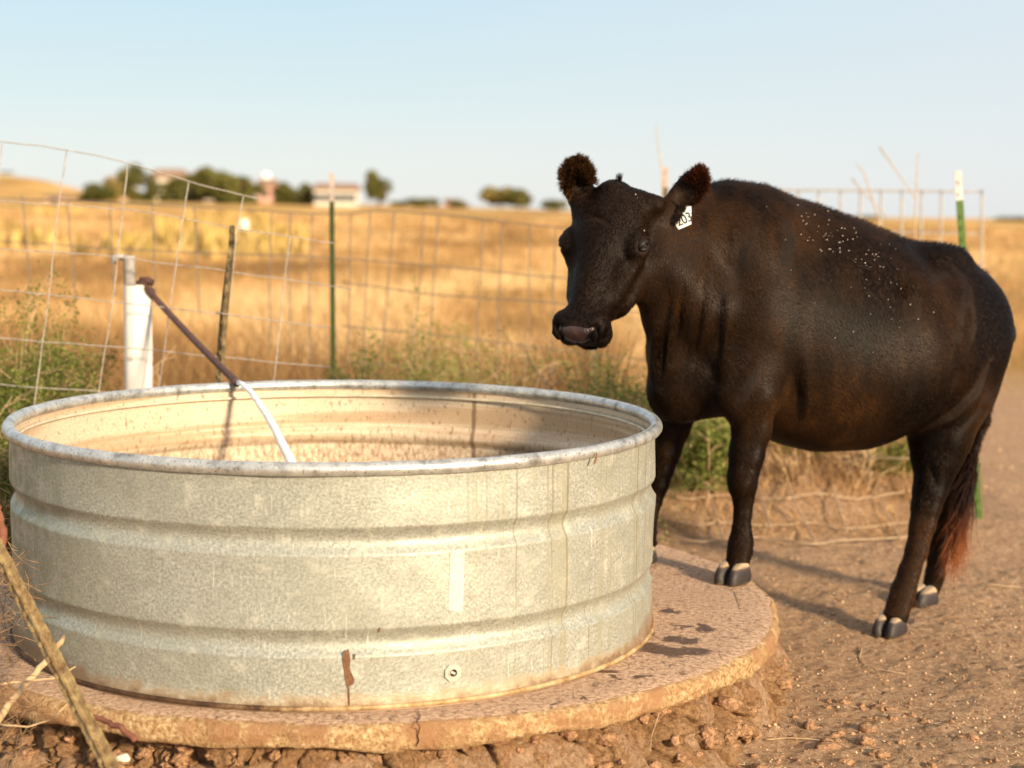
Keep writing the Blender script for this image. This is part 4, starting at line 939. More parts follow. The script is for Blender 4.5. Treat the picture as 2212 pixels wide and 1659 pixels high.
# hind rib / flank ridge
# legs from pixel widths
def leg(rows, side0, side1, k=.035):
    pts = []; rad = []
    for i_, (x, y, w_) in enumerate(rows):
        q = i_/(len(rows)-1); sd = side0+(side1-side0)*q; p = PD(x, y, sd); dd = (p-np.array([0, 0, CZ]))@A(Fv); pts.append(p); rad.append(w_/2/F22*dd-(.0065 if w_ < 100 else .002))
    CF.chain(pts, rad, k); return pts, rad
nf, _ = leg([(1625, 860, 105), (1624, 922, 90), (1611, 985, 80), (1604, 1025, 70), (1605, 1050, 62), (1605, 1080, 47), (1604, 1110, 43), (1602, 1145, 46), (1600, 1172, 57), (1596, 1195, 52), (1592, 1222, 58)], .165, .17)
ff_, _ = leg([(1470, 860, 95), (1450, 922, 84), (1436, 975, 72), (1428, 1010, 62), (1421, 1045, 54), (1412, 1085, 42), (1402, 1120, 42), (1398, 1150, 50), (1392, 1175, 46), (1388, 1190, 52)], -.17, -.19)
nh, _ = leg([(2045, 860, 180), (2030, 940, 140), (2022, 985, 112), (2016, 1025, 88), (2008, 1060, 76), (2000, 1095, 66), (1993, 1135, 58), (1980, 1190, 52), (1965, 1235, 50), (1952, 1275, 57), (1944, 1300, 55), (1936, 1330, 64)], .12, .17)
fh, _ = leg([(2030, 900, 130), (2052, 980, 90), (2058, 1025, 68), (2052, 1060, 58), (2042, 1110, 50), (2032, 1160, 46), (2024, 1205, 46), (2020, 1240, 50), (2014, 1262, 46), (2004, 1288, 52)], -.16, -.19)
# hock points, knees, dewclaws
CF.ell(PD(2034, 1052, .14), [-hd, lf, upv], (.025, .02, .04), .02)
CF.ell(PD(2070, 1022, -.18), [-hd, lf, upv], (.022, .02, .035), .02)
CF.ell(PD(1598, 1040, .18), [-hd, lf, upv], (.03, .045, .05), .02)
for p_, s_ in ((PD(1604, 1192, .17), 1), (PD(1964, 1302, .17), 1), (PD(1403, 1172, -.19), 1)):
    for w_ in (-.018, .022): CF.ell(p_+lf*w_-hd*.010, [-hd, lf, upv], (.014, .010, .013), .008)
# tail
tl = [(PD(2120, 606, .0), .034), (PD(2140, 640, .0), .027), (PD(2154, 690, -.02), .022), (PD(2152, 760, -.03), .019), (PD(2142, 840, -.03), .017), (PD(2128, 910, -.03), .016), (PD(2106, 970, -.03), .014), (PD(2092, 1030, -.03), .012), (PD(2084, 1080, -.03), .011)]
for i_ in range(len(tl)-1): CF.cone(tl[i_][0], tl[i_+1][0], tl[i_][1], tl[i_+1][1], .02)
# head frame
yw = math.radians(29); ti = math.radians(64)
cr, cu, cf_ = A(Rv), np.array([0, 0, 1.]), np.array([0, 1., 0])
gx = np.array([-math.sin(yw), -math.cos(yw), 0]); HS = np.array([math.cos(yw), -math.sin(yw), 0])
HA = math.cos(ti)*gx-math.sin(ti)*upv; HN = math.sin(ti)*gx+math.cos(ti)*upv
roll_h = math.radians(-3.); c_, s_ = math.cos(roll_h), math.sin(roll_h)
HS, HN = c_*HS+s_*HN, -s_*HS+c_*HN
HO = A(PX(1316, 377, 4.96))
HK = 1.07; HW = 1.10
def hp(u, v, w_): return HO+HK*(HA*u+HS*v*HW+HN*w_)
HM = [HA, HS, HN]
H_ = lambda *r: (HK*r[0], HK*r[1]*HW, HK*r[2])
CF.ell(hp(.135, 0, -.085), HM, H_(.135, .104, .088), .03)             # cranium / forehead
CF.ell(hp(.035, .0, -.075), HM, H_(.045, .045, .065), .035)             # poll
CF.ell(hp(.10, 0, -.155), HM, H_(.11, .085, .09), .04)              # back of skull
for sgn in (-1, 1):
    CF.ell(hp(.205, sgn*.092, -.080), HM, H_(.048, .030, .042), .025)  # orbit
    CF.ell(hp(.180, sgn*.094, -.066), HM, H_(.034, .028, .028), .018)  # brow
    CF.cone(hp(.21, sgn*.050, -.20), hp(.34, sgn*.036, -.155), .070*HK, .050*HK, .04)  # cheek to jaw
    CF.cone(hp(.24, sgn*.075, -.105), hp(.36, sgn*.050, -.085), .032*HK, .030*HK, .03)
    CF.cone(hp(.05, sgn*.075, -.09), hp(.045, sgn*.115, -.095), .040*HK, .028*HK, .03)     # ear root
CF.cone(hp(.18, 0, -.075), hp(.40, 0, -.062), .075*HK, .055*HK, .035)  # nose bridge
CF.cone(hp(.30, 0, -.145), hp(.43, 0, -.112), .056*HK, .047*HK, .035)  # lower jaw
CF.ell(hp(.455, 0, -.062), HM, H_(.062, .074, .060), .025)           # muzzle
CF.ell(hp(.478, 0, -.040), HM, H_(.036, .070, .040), .02)           # nose pad
for sgn in (-1, 1): CF.ell(hp(.462, sgn*.052, -.035), HM, H_(.034, .026, .034), .015)
CF.ell(hp(.468, 0, -.118), HM, H_(.042, .048, .032), .015)           # chin
for sgn in (-1, 1): CF.ell(hp(.475, sgn*.045, -.088), HM, H_(.038, .032, .026), .012)   # lips
for sgn in (-1, 1):
    CF.cone(hp(.492, sgn*.046, -.022), hp(.470, sgn*.062, -.006), .011*HK, .006*HK, .010, cut=True)   # nostrils
    CF.cone(hp(.508, sgn*.050, -.030), hp(.492, sgn*.046, -.022), .007*HK, .010*HK, .008, cut=True)
    CF.cone(hp(.41, sgn*.078, -.108), hp(.50, sgn*.055, -.100), .004*HK, .004*HK, .008, cut=True)      # mouth line
    CF.cone(hp(.232, sgn*.108, -.062), hp(.275, sgn*.085, -.058), .010*HK, .007*HK, .03, cut=True)    # hollow in front of the eye
    pass
EYE = {}
for sgn in (-1, 1):
    en = HS*sgn*.86+HN*.42+HA*.05; en /= np.linalg.norm(en); ee = gx*.90-upv*.42; ee = ee-en*(ee@en); ee /= np.linalg.norm(ee); eu = np.cross(ee, en)
    if eu[2] < 0: eu = -eu
    cc = hp(.196, sgn*.104, -.070); RE = .0255; EYE[sgn] = (en, ee, eu, cc, RE)
    CF.ell(cc-eu*.001, [ee, eu, en], (.040, .034, .027), .020); CF.ell(cc+en*.027, [ee, eu, en], (.032, .0165, .018), .006, cut=True)
CF.cone(hp(.505, 0, -.035), hp(.512, 0, -.085), .003*HK, .003*HK, .008, cut=True)   # philtrum
CF.cone(hp(.515, -.04, -.102), hp(.515, .04, -.102), .004, .004, .008, cut=True)
# ears: leaf-shaped blades with a shallow cup
def ear(root, c_px, tip, d, r, nrm, thick=.014):
    ax_ = (A(PX(*tip, d))-A(PX(*root, d))); ax_ /= np.linalg.norm(ax_); n_ = np.array(nrm, float); n_ -= ax_*(n_@ax_); n_ /= np.linalg.norm(n_); s_ = np.cross(n_, ax_)
    c0 = A(PX(*c_px, d)); CF.ell(c0, [ax_, s_, n_], (r[0], r[1], thick), .012)
    CF.cone(A(PX(*root, d))-ax_*.01, c0-ax_*r[0]*.35, .034, .026, .03)
    CF.ell(c0+n_*thick*1.25+ax_*.005, [ax_, s_, n_], (r[0]*.80, r[1]*.66, thick*.85), .010, cut=True)
ear((1258, 448), (1247, 386), (1252, 330), 5.02, (.080, .056), (.12, -.99, .05))
ear((1436, 466), (1484, 414), (1520, 358), 5.03, (.098, .050), (-.25, -.95, -.15))
CF.cone(PX(1375, 458, 5.03), PX(1432, 470, 5.05), .062, .048, .03)
Vc, Fc = surface_nets(CF.v, CF.lo, CF.h)
# gradient from the field for a smooth surface, then relax along it
def sample(F, P):
    g = (P-F.lo)/F.h; i = np.clip(np.floor(g).astype(int), 0, F.n-2); f = g-i; r = 0
    for a in (0, 1):
        for b in (0, 1):
            for c in (0, 1):
                r = r+F.v[i[:, 0]+a, i[:, 1]+b, i[:, 2]+c]*(f[:, 0] if a else 1-f[:, 0])*(f[:, 1] if b else 1-f[:, 1])*(f[:, 2] if c else 1-f[:, 2])
    return r
def grad(F, P, e=.006):
    g = np.stack([sample(F, P+np.eye(3)[k]*e)-sample(F, P-np.eye(3)[k]*e) for k in range(3)], 1)/(2*e)
    return g
def relax(V, F, n=3, lam=.5):
    e = np.concatenate([F[:, [0, 1]], F[:, [1, 2]], F[:, [2, 3]], F[:, [3, 0]]])
    for _ in range(n):
        acc = np.zeros_like(V); cnt = np.zeros(len(V))
        for k in range(3): acc[:, k] = np.bincount(e[:, 0], V[e[:, 1], k], len(V))+np.bincount(e[:, 1], V[e[:, 0], k], len(V))
        cnt = np.bincount(e[:, 0], minlength=len(V))+np.bincount(e[:, 1], minlength=len(V))
        V = V+lam*(acc/np.maximum(cnt, 1)[:, None]-V)
    return V
Vc = relax(Vc, Fc, 3)
Nc = grad(CF, Vc); Nc /= np.linalg.norm(Nc, axis=1)[:, None]+1e-9
# soft rib and muscle relief
def px_of(P):
    q = P-np.array([0, 0, CZ]); z_ = q@A(Fv); return np.stack([1106+F22*(q@A(Rv))/z_, 829.5-F22*(q@A(Uv))/z_], 1)
PXY = px_of(Vc); view = np.array([0, 0, CZ])-Vc; view /= np.linalg.norm(view, axis=1)[:, None]; facing = ss(.05, .35, (view*Nc).sum(1))
def furrow(pts, amp, sig):
    d = np.full(len(Vc), 1e9); tm = np.zeros(len(Vc)); n_ = len(pts)-1
    for i_ in range(n_):
        a = np.array(pts[i_], float); b_ = np.array(pts[i_+1], float); t_ = np.clip(((PXY-a)@(b_-a))/((b_-a)@(b_-a)), 0, 1)
        dd = np.linalg.norm(PXY-a-t_[:, None]*(b_-a), axis=1); m = dd < d; d = np.where(m, dd, d); tm = np.where(m, (i_+t_)/n_, tm)
    return amp*np.exp(-(d/sig)**2)*(.25+.75*np.sin(np.pi*np.clip(tm, .02, .98)))*facing
FUR = [([(1530, 560), (1520, 640), (1505, 720), (1492, 780)], -.012, 9), ([(1556, 600), (1552, 690), (1548, 760)], -.012, 12), ([(1572, 640), (1568, 740), (1560, 800)], .008, 10), ([(1478, 620), (1465, 700), (1450, 780)], -.010, 8),
       ([(1448, 640), (1432, 740), (1425, 830)], -.012, 9), ([(1503, 640), (1490, 740), (1478, 790)], .007, 8), ([(1415, 700), (1412, 770), (1420, 850)], .008, 8), ([(1600, 470), (1590, 540), (1585, 620)], -.010, 22), ([(1680, 430), (1688, 520), (1680, 620)], -.009, 24),
       ([(1700, 740), (1716, 800), (1722, 860), (1718, 910)], -.018, 16), ([(1738, 730), (1745, 820), (1740, 890)], .006, 14), ([(1640, 780), (1600, 830), (1580, 880)], -.010, 16), ([(1500, 760), (1540, 800), (1560, 850)], -.010, 18),
       ([(2055, 560), (2090, 620), (2105, 700), (2098, 780)], .010, 9), ([(2035, 640), (2068, 720), (2070, 800), (2040, 870)], -.012, 14), ([(2085, 640), (2075, 740), (2085, 830)], .006, 10), ([(2020, 610), (2050, 680), (2062, 760)], .007, 12),
       ([(2140, 780), (2110, 850), (2060, 900), (1990, 935)], .012, 9), ([(2150, 800), (2120, 880), (2065, 930)], -.010, 10), ([(1940, 615), (1955, 640), (1965, 690)], -.020, 20), ([(1925, 600), (1938, 650), (1945, 700)], .006, 10), ([(2000, 545), (2040, 600)], -.008, 20),
       ([(1860, 560), (1850, 680), (1840, 800)], .004, 22), ([(1905, 600), (1900, 720), (1890, 840)], .004, 22), ([(1810, 560), (1795, 680), (1785, 800)], .004, 22), ([(1960, 720), (1965, 800), (1950, 880)], -.006, 22),
       ([(1600, 1000), (1595, 1040)], .003, 10), ([(1615, 1090), (1612, 1150)], -.004, 5), ([(2010, 1000), (2025, 1060)], -.006, 8), ([(1985, 1080), (1975, 1180)], .003, 8), ([(2050, 930), (2040, 1010)], -.006, 10),
       ([(1345, 560), (1330, 600), (1318, 640)], -.006, 7), ([(1385, 600), (1375, 640), (1345, 680)], .006, 9), ([(1350, 655), (1335, 690), (1318, 710)], -.006, 5), ([(1265, 470), (1285, 462), (1310, 478)], -.006, 6), ([(1300, 690), (1308, 715), (1300, 740)], -.004, 5)]
for f_ in FUR: Vc = Vc+Nc*(1.5*furrow(*f_))[:, None]
Nc = grad(CF, Vc); Nc /= np.linalg.norm(Nc, axis=1)[:, None]+1e-9
rel = .0045*fbm(Vc[:, 0]*7, Vc[:, 1]*7, Vc[:, 2]*5, 3)
hdist = np.linalg.norm(Vc-hp(.25, 0, -.08), axis=1); rel *= ss(.30, .45, hdist)
Vc = Vc+Nc*rel[:, None]

def coat_material(name):
    t = NT(name, .6, 0, .12); v = t.co(); n1 = t.noise(v, 3.2, 5, .6); n2 = t.noise(t.co(scale=(1, 1, .35)), 130, 4, .7)
    c = t.ramp(n1, [(.32, (.004, .0025, .002)), (.5, (.009, .0045, .0023)), (.68, (.015, .007, .003))])
    c = t.mix(t.mask(n2, .35, .75), c, (.018, .008, .0036)); t.col(c); t.bump(n2, .004, .7)
    t.p.inputs['Sheen Weight'].default_value = .0; t.p.inputs['Sheen Roughness'].default_value = .5; t.p.inputs['Sheen Tint'].default_value = (.9, .6, .4, 1)
    return t.m
M_COAT = coat_material('dark_brown_coat')
def hairmat(name, stops, r=.5):
    t = NT(name, .42, 0, .075); a = t.n('ShaderNodeAttribute', attribute_name='shade'); t.col(t.ramp(a.outputs['Fac'], stops)); return t.m
M_HAIR = hairmat('coat_hair', [(0, (.0022, .0016, .0016)), (.35, (.0066, .0033, .0019)), (.6, (.0245, .0112, .0042)), (1, (.078, .034, .0115))])
M_HAIRR = hairmat('reddish_hair', [(0, (.010, .004, .003)), (.5, (.11, .030, .010)), (1, (.25, .078, .022))])
cow = fast('cow', Vc, Fc, M_COAT, smooth=True)
tag(cow, 'dark brown cow with tag 203 standing on the slab edge and looking over the tank', 'cow')
# coat
def hairs(name, P, N, flow, Ln, wd, lift, mat, shade, jit=.35):
    n = len(P); f = flow+RNG.normal(0, jit, (n, 3)); f = f-N*(f*N).sum(1)[:, None]; f /= np.linalg.norm(f, axis=1)[:, None]+1e-9
    d = f*(1-lift)+N*lift; d /= np.linalg.norm(d, axis=1)[:, None]; sd = np.cross(d, N)+1e-6; sd /= np.linalg.norm(sd, axis=1)[:, None]
    Ln = np.broadcast_to(np.asarray(Ln, float), (n,))[:, None]*RNG.uniform(.5, 1.25, n)[:, None]
    wd = np.broadcast_to(np.asarray(wd, float), (n,))[:, None]
    a = P-sd*wd/2-N*.001; b = P+sd*wd/2-N*.001; m = P+d*Ln*.55; c = m+sd*wd*.35; e = m-sd*wd*.35; tip = P+d*Ln*.9-N*Ln*.04
    V = np.stack([a, b, c, e, tip], 1).reshape(-1, 3); i = np.arange(n)[:, None]*5
    F = np.concatenate([i+np.array([[0, 1, 2]]), i+np.array([[0, 2, 3]]), i+np.array([[3, 2, 4]])])
    return fast(name, V, F, mat, cow, attr=np.repeat(np.clip(shade, 0, 1), 5))
# sample faces evenly by area
a_, b_, c2, d2 = (Vc[Fc[:, k]] for k in range(4)); fn = np.cross(c2-a_, d2-b_); ar = np.linalg.norm(fn, axis=1)/2; fn /= ar[:, None]*2+1e-12
cen = (a_+b_+c2+d2)/4; tocam = np.array([0, 0, CZ])-cen; tocam /= np.linalg.norm(tocam, axis=1)[:, None]
wt_ = ar*np.where((fn*tocam).sum(1) > -.35, 1., .06); wt_[cen[:, 2] < -.19] = 0; wt_[(cen[:, 0] > 1.) & (cen[:, 2] < -.17)] = 0
muz = np.linalg.norm(cen-hp(.497, 0, -.045), axis=1) < .060; eyes_ = np.minimum(np.linalg.norm(cen-EYE[1][3]-EYE[1][0]*.014, axis=1), np.linalg.norm(cen-EYE[-1][3]-EYE[-1][0]*.014, axis=1)) < .026
wt_[muz | eyes_] = 0
# keep coat hair off the slab contact
NH = 210000; pk = RNG.choice(len(cen), NH, p=wt_/wt_.sum()); uu, vv = RNG.random(NH)[:, None], RNG.random(NH)[:, None]
HP_ = (a_[pk]*(1-uu)+b_[pk]*uu)*(1-vv)+(d2[pk]*(1-uu)+c2[pk]*uu)*vv; HNn = Nc[Fc[pk, 0]]
hd_d = np.linalg.norm(HP_-hp(.22, 0, -.08), axis=1)
flow = np.tile(-hd*.55-upv*.85, (NH, 1)); onh = ss(.36, .26, hd_d)[:, None]; flow = flow*(1-onh)+(HA*1.0)*onh
lo_ = (HP_[:, 2] < .35)[:, None]; flow = np.where(lo_, -upv-hd*.15, flow)
flow = flow+.5*np.stack([noise(HP_[:, 0]*5, HP_[:, 1]*5, HP_[:, 2]*5+k*7) for k in range(3)], 1)
bl = fbm(HP_[:, 0]*3.5, HP_[:, 1]*3.5, HP_[:, 2]*3.5, 4); st_ = noise(HP_[:, 0]*30, HP_[:, 1]*30, HP_[:, 2]*7)
shd = .42+.32*bl+.12*st_+RNG.normal(0, .06, NH)
topl = ss(.55, .95, HNn[:, 2])*(1-onh[:, 0]); lowr = ss(.35, .1, HP_[:, 2])
shd = shd+.22*lowr
LnH = .019+.006*topl-.007*onh[:, 0]-.006*lowr
hairs('coat_hair', HP_, HNn, flow, LnH, .0018, .17, M_HAIR, shd, .16)
# longer fringe along the spine and rump
spn = np.where((fn[pk][:, 2] > .8) & (HP_[:, 2] > .95) & (hd_d > .33))[0][:5200]
hairs('spine_hair', HP_[spn], HNn[spn], flow[spn]*0-hd, .026, .0016, .42, M_HAIR, shd[spn]+.12)
# ear fringes
def fringe(cx_, cy_, pts, d, n, Ln, mat, name='ear_hair', sp=6, mu=.5):
    c = PX(cx_, cy_, d); P = []; Nn = []; S2 = []
    for _ in range(n):
        q = random.random()*(len(pts)-1); k = int(q); x = pts[k][0]+(pts[k+1][0]-pts[k][0])*(q-k); y = pts[k][1]+(pts[k+1][1]-pts[k][1])*(q-k)
        s2 = random.random()**.6; S2.append(s2); x = cx_+(x-cx_)*(.15+.83*s2); y = cy_+(y-cy_)*(.15+.83*s2)
        p = PX(x, y, d+random.gauss(0, .010)-.012); P.append(tuple(p)); v = (p-PX(cx_, cy_+12, d)).normalized(); Nn.append(tuple(v+Vector((random.gauss(0, .25), random.gauss(0, .35)-.3, random.gauss(0, .25)))))
    P = np.array(P); Nn = np.array(Nn); Nn /= np.linalg.norm(Nn, axis=1)[:, None]
    hairs(name, P, Nn, RNG.normal(0, 1, P.shape), Ln, .0016, .86, mat, mu*(.6+.4*np.array(S2)**2)+RNG.normal(0, .12, len(P)), 0)
fringe(1247, 385, [(1232, 432), (1212, 405), (1208, 370), (1224, 348), (1250, 336), (1270, 345), (1283, 370), (1288, 400)], 5.012, 4600, .021, M_HAIR, mu=.85)
fringe(1247, 390, [(1225, 420), (1235, 365), (1262, 360), (1275, 400)], 5.0, 2600, .020, M_HAIR, mu=.75)
fringe(1508, 392, [(1490, 382), (1498, 366), (1512, 358), (1526, 366), (1532, 390), (1526, 420)], 5.015, 2600, .020, M_HAIRR, mu=.30)
fringe(1500, 410, [(1478, 390), (1500, 372), (1520, 385), (1518, 430), (1500, 445)], 5.01, 1100, .020, M_HAIRR, mu=.12)
# small tuft on the poll
tp = np.array([tuple(PX(1337+random.gauss(0, 3), 390+random.gauss(0, 2), 4.96)) for _ in range(60)])
hairs('poll_tuft', tp, np.tile([0.1, -.1, .99], (60, 1)), RNG.normal(0, 1, tp.shape), .030, .0018, .8, M_HAIR, np.full(60, .4))
# tail switch: long wavy strands
mbS = []; nS = 900; Vs = []; Fs = []; shs = []
for k in range(nS):
    q0 = random.random(); st0 = tl[6][0]*(1-q0)+tl[8][0]*q0+np.array([random.gauss(0, .008), random.gauss(0, .008), 0]); Lh = random.uniform(.14, .34)*(1 if q0 > .3 else .8)
    sp_ = np.array([random.gauss(-.045, .024), random.gauss(0, .03), 0]); ph = random.uniform(0, 6.28); fr = random.uniform(8, 14); seg = 7; w0 = .0018
    base_i = len(Vs)
    for j in range(seg+1):
        t_ = j/seg; p = st0+np.array([0, 0, -Lh*t_])+sp_*t_**1.3+np.array([math.sin(ph+fr*t_*Lh*3), math.cos(ph+fr*t_*Lh*3), 0])*.007*t_
        ww = w0*(1-.8*t_); Vs += [p-np.array([ww, 0, 0]), p+np.array([ww, 0, 0])]; z_ = (st0[2]-Lh*t_); shs += [min(1, max(0, .0+.8*ss(.17, -.04, z_)+random.gauss(0, .07)))]*2
    Fs += [(base_i+2*j, base_i+2*j+1, base_i+2*j+3, base_i+2*j+2) for j in range(seg)]
fast('tail_switch', Vs, Fs, M_HAIRR, cow, attr=shs)
# eyes
M_EYE = simple('dark_glossy_eye', (.012, .008, .006), .08, 0, .2, 30, .8)
M_LID = simple('eyelid_skin', (.012, .008, .006), .5, 0, .3, 60)
for sgn in (-1, 1):
    en, ee, eu, cc, RE = EYE[sgn]; mb = MB(); mb.add(*ball(Vector(cc), RE)); ey = mb.build('eye', M_EYE, cow, True)
    def lidp(t_, h, k=1.05):
        d = en+ee*1.15*t_+eu*h*(1-t_*t_); return Vector(cc+d/np.linalg.norm(d)*RE*k)
    for h, rr_l in ((.42, .0085), (-.42, .0052)):
        mb = MB(); mb.tube([lidp(t_, h) for t_ in np.linspace(-1, 1, 11)], [rr_l*(.45+.55*math.sqrt(max(0, 1-t_*t_))) for t_ in np.linspace(-1, 1, 11)], 8); mb.build('eyelid', M_LID, ey, True)
    mb = MB(); mb.tube([lidp(t_, .95, 1.10) for t_ in np.linspace(-1, .9, 9)], [.002, .005, .007, .008, .0085, .008, .007, .005, .002], 8); mb.build('eyelid', M_COAT, ey, True)
    ln = np.array([tuple(lidp(q, .60, 1.12)) for q in np.linspace(-.8, .8, 46)])
    hairs('eyelashes', ln, np.tile(en*.8-upv*.35, (46, 1)), np.tile(ee*.3-upv*.5, (46, 1)), .019, .0013, .7, M_HAIR, np.full(46, .05), .2)
# wet nose pad: a skin over the muzzle front
NF = Field(hp(.47, 0, -.05)-.11, hp(.47, 0, -.05)+.11, .004)
NF.ell(hp(.4855, 0, -.036), HM, H_(.0335, .058, .0360), .01); NF.ell(hp(.4895, 0, -.056), HM, H_(.0280, .034, .030), .012)
NF.cone(hp(.522, 0, -.045), hp(.518, 0, -.085), .0030, .003, .008, cut=True)
Vn, Fn = surface_nets(NF.v, NF.lo, NF.h); Vn = relax(Vn, Fn, 2)
t = NT('moist_nose', .22, 0, .55); n = t.noise(t.co(), 240, 3, .5); n_ = t.noise(t.co(), 20, 3)
t.col(t.ramp(n_, [(.35, (.018, .009, .008)), (.65, (.075, .036, .030))])); t.bump(n, .0025, .8)
M_NOS = simple('nostril_dark', (.003, .002, .002), .8, 0, .2, 30, .1)
ns_ = fast('nose', Vn, Fn, t.m, cow, True)
for sgn in (-1, 1):
    mb = MB(); mb.tube([Vector(hp(.511, sgn*.042, -.044)), Vector(hp(.512, sgn*.050, -.030)), Vector(hp(.503, sgn*.057, -.013)), Vector(hp(.488, sgn*.059, -.001))], [.005, .0095, .0105, .004], 10); mb.build('nostril', M_NOS, ns_, True)
# hooves
t = NT('hoof_horn', .48, 0, .3); g = t.n('ShaderNodeTexCoord'); s = t.n('ShaderNodeSeparateXYZ'); t.l(g.outputs['Generated'], s.inputs[0]); nn = t.noise(t.co(scale=(1, 1, 6)), 30, 4)
zz_ = t.math('ADD', s.outputs[2], t.math('MULTIPLY', t.math('SUBTRACT', nn, .5), .25))
t.col(t.ramp(zz_, [(0, (.16, .10, .05)), (.10, (.030, .024, .022)), (.55, (.035, .028, .028)), (.70, (.07, .05, .04)), (.78, (.40, .29, .18)), (.97, (.46, .34, .22))])); t.bump(nn, .002); M_HOOF = t.m
def hoof(cx_, cz_, zg, face, parent, sc_=1.):
    """two claws standing on height zg; cx_ = pixel x of the middle, face = heading angle"""
    c = np.array(cx_); hv = np.array([math.cos(face), math.sin(face), 0]); sv = np.array([-math.sin(face), math.cos(face), 0])
    F_ = Field(c+[-.11, -.11, -.02], c+[.11, .11, .10], .003); F_.v[:] = 1
    for sg in (-1, 1):
        G_ = Field(c+[-.11, -.11, -.02], c+[.11, .11, .10], .003)
        M1 = [hv*.97+upv*-.24, sv, upv*.97+hv*.24]
        G_.ell(c+hv*.004+sv*sg*.0215*sc_+upv*.010, M1, (.058*sc_, .0235*sc_, .052*sc_), .006)
        G_.cone(c-hv*.022+sv*sg*.020*sc_+upv*.022, c-hv*.018+sv*sg*.019*sc_+upv*.050, .024*sc_, .022*sc_, .012)
        G_.cone(c+hv*.03+sv*sg*.018+upv*.01, c+hv*.055+sv*sg*.013+upv*.006, .014, .006, .015)
        _, (X1, Y1, Z1) = G_.box(G_.lo, G_.lo+G_.n*G_.h); G_.cut(tuple([slice(None)]*3), (Z1-c[2])+0*X1+0*Y1, .003)
        G_.cut(tuple([slice(None)]*3), (c[2]+.060*sc_-Z1-.35*((X1-c[0])*-hv[0]+(Y1-c[1])*-hv[1]))*-1*-1 if False else -(Z1-c[2]-.060*sc_+.28*((X1-c[0])*hv[0]+(Y1-c[1])*hv[1])), .004)
        F_.v = np.minimum(F_.v, G_.v)
    Vh, Fh = surface_nets(F_.v, F_.lo, F_.h); Vh = relax(Vh, Fh, 2); return fast('hoof', Vh, Fh, M_HOOF, parent, True)
hf = math.atan2(hd[1], hd[0])
def gfoot(px, py, z): return A(G(px, py, z))
hoof(gfoot(1583, 1257, .0), 0, 0, hf+.55, cow, 1.16)
hoof(PD(1384, 1200, -.19)*[1, 1, 0], 0, 0, hf+.2, cow)
zg_ = hz(*gfoot(1922, 1369, GL)[:2]); hoof(gfoot(1922, 1369, zg_), 0, 0, hf+.5, cow, 1.16)
zg_ = hz(*gfoot(1990, 1308, GL)[:2]); hoof(gfoot(1992, 1306, zg_), 0, 0, hf+.3, cow, 1.1)
# ear tag
pt_ = onsurf(A(PX(1478, 470, 5.))); DT = float((pt_-np.array([0, 0, CZ]))@A(Fv))-.025
tagc = [(1464, 487), (1462, 497), (1492, 484), (1492, 449), (1486, 449)]
Pt = [PX(x, y, DT) for x, y in tagc]
mb = MB(); off = Vector((0, .0025, 0)); n = len(Pt); full = [PX(1455, 470, DT), PX(1461, 498, DT), PX(1493, 484, DT), PX(1493, 446, DT), PX(1478, 445, DT)]
Vv = [p-off for p in full]+[p+off for p in full]; m = len(full); mb.add(Vv, [tuple(range(m)), tuple(range(2*m-1, m-1, -1))]+[(k, m+k, m+(k+1) % m, (k+1) % m) for k in range(m)])
M_TAG = simple('white_tag_plastic', (.82, .88, .86), .45, 0, .06, 30); tg = mb.build('ear_tag', M_TAG, cow)
fc = D.curves.new('tagtext', 'FONT'); fc.body = '203'; fc.size = .044; fc.extrude = .0006; fc.align_x = 'CENTER'; fc.align_y = 'CENTER'; fc.space_character = .95; fc.offset = .0006
fo = D.objects.new('tmp', fc); COL.objects.link(fo); bpy.context.view_layer.update()
me = D.meshes.new_from_object(fo.evaluated_get(bpy.context.evaluated_depsgraph_get())); D.objects.remove(fo)
ex = (full[2]-full[1]).normalized(); nrm = ex.cross((full[3]-full[2]).normalized()).normalized()
if nrm.y > 0: nrm = -nrm
ey = nrm.cross(ex).normalized(); cc = PX(1478, 474, DT)+Vector((0, -.0035, 0))
for v_ in me.vertices: v_.co = cc+ex*v_.co.x*.82+ey*v_.co.y+nrm*v_.co.z
link('tag_number', me, simple('black_ink', (.01, .01, .01), .6), tg)
TP_ = []
for _ in range(420):
    q = random.random(); TP_.append(tuple(PX(1486-27*q-random.random()**1.5*14, 441+44*q-random.random()*10, DT-.008-random.random()*.006)))
TP_ = np.array(TP_); hairs('ear_hair', TP_, np.tile([.0, -1., 0.], (420, 1)), np.tile([.5, -.1, -1.], (420, 1)), .014, .0019, .12, M_HAIR, RNG.normal(.3, .2, 420), .3)
# pale seed flecks stuck on the back
fl = []; 
for k in range(98):
    if k < 70: x_, y_ = random.gauss(1800, 62), 0; y_ = 470+(x_-1720)*.42+random.gauss(14, 22)
    else: x_, y_ = random.gauss(1880, 60), random.gauss(640, 60)
    fl.append((x_, y_))
fl += [(1707, 587), (1751, 437), (1722, 447), (1376, 432), (1372, 424), (1391, 502)]
mb = MB()
for x_, y_ in fl:
    p = onsurf(A(PX(x_, y_, 5.)))
    if p is None: continue
    r = random.uniform(.0006, .0015); v = Vector((random.gauss(0, 1), random.gauss(0, .3), random.gauss(0, 1))).normalized(); p = Vector(p)+Vector((0, -.012, .006))
    mb.tube([p-v*r*1.2, p, p+v*r*1.2], [r*.6, r, r*.5], 5)
fk = mb.build('seed_flecks', simple('pale_seed', (.75, .68, .58), .8), cow); fk['kind'] = 'stuff'
del CF
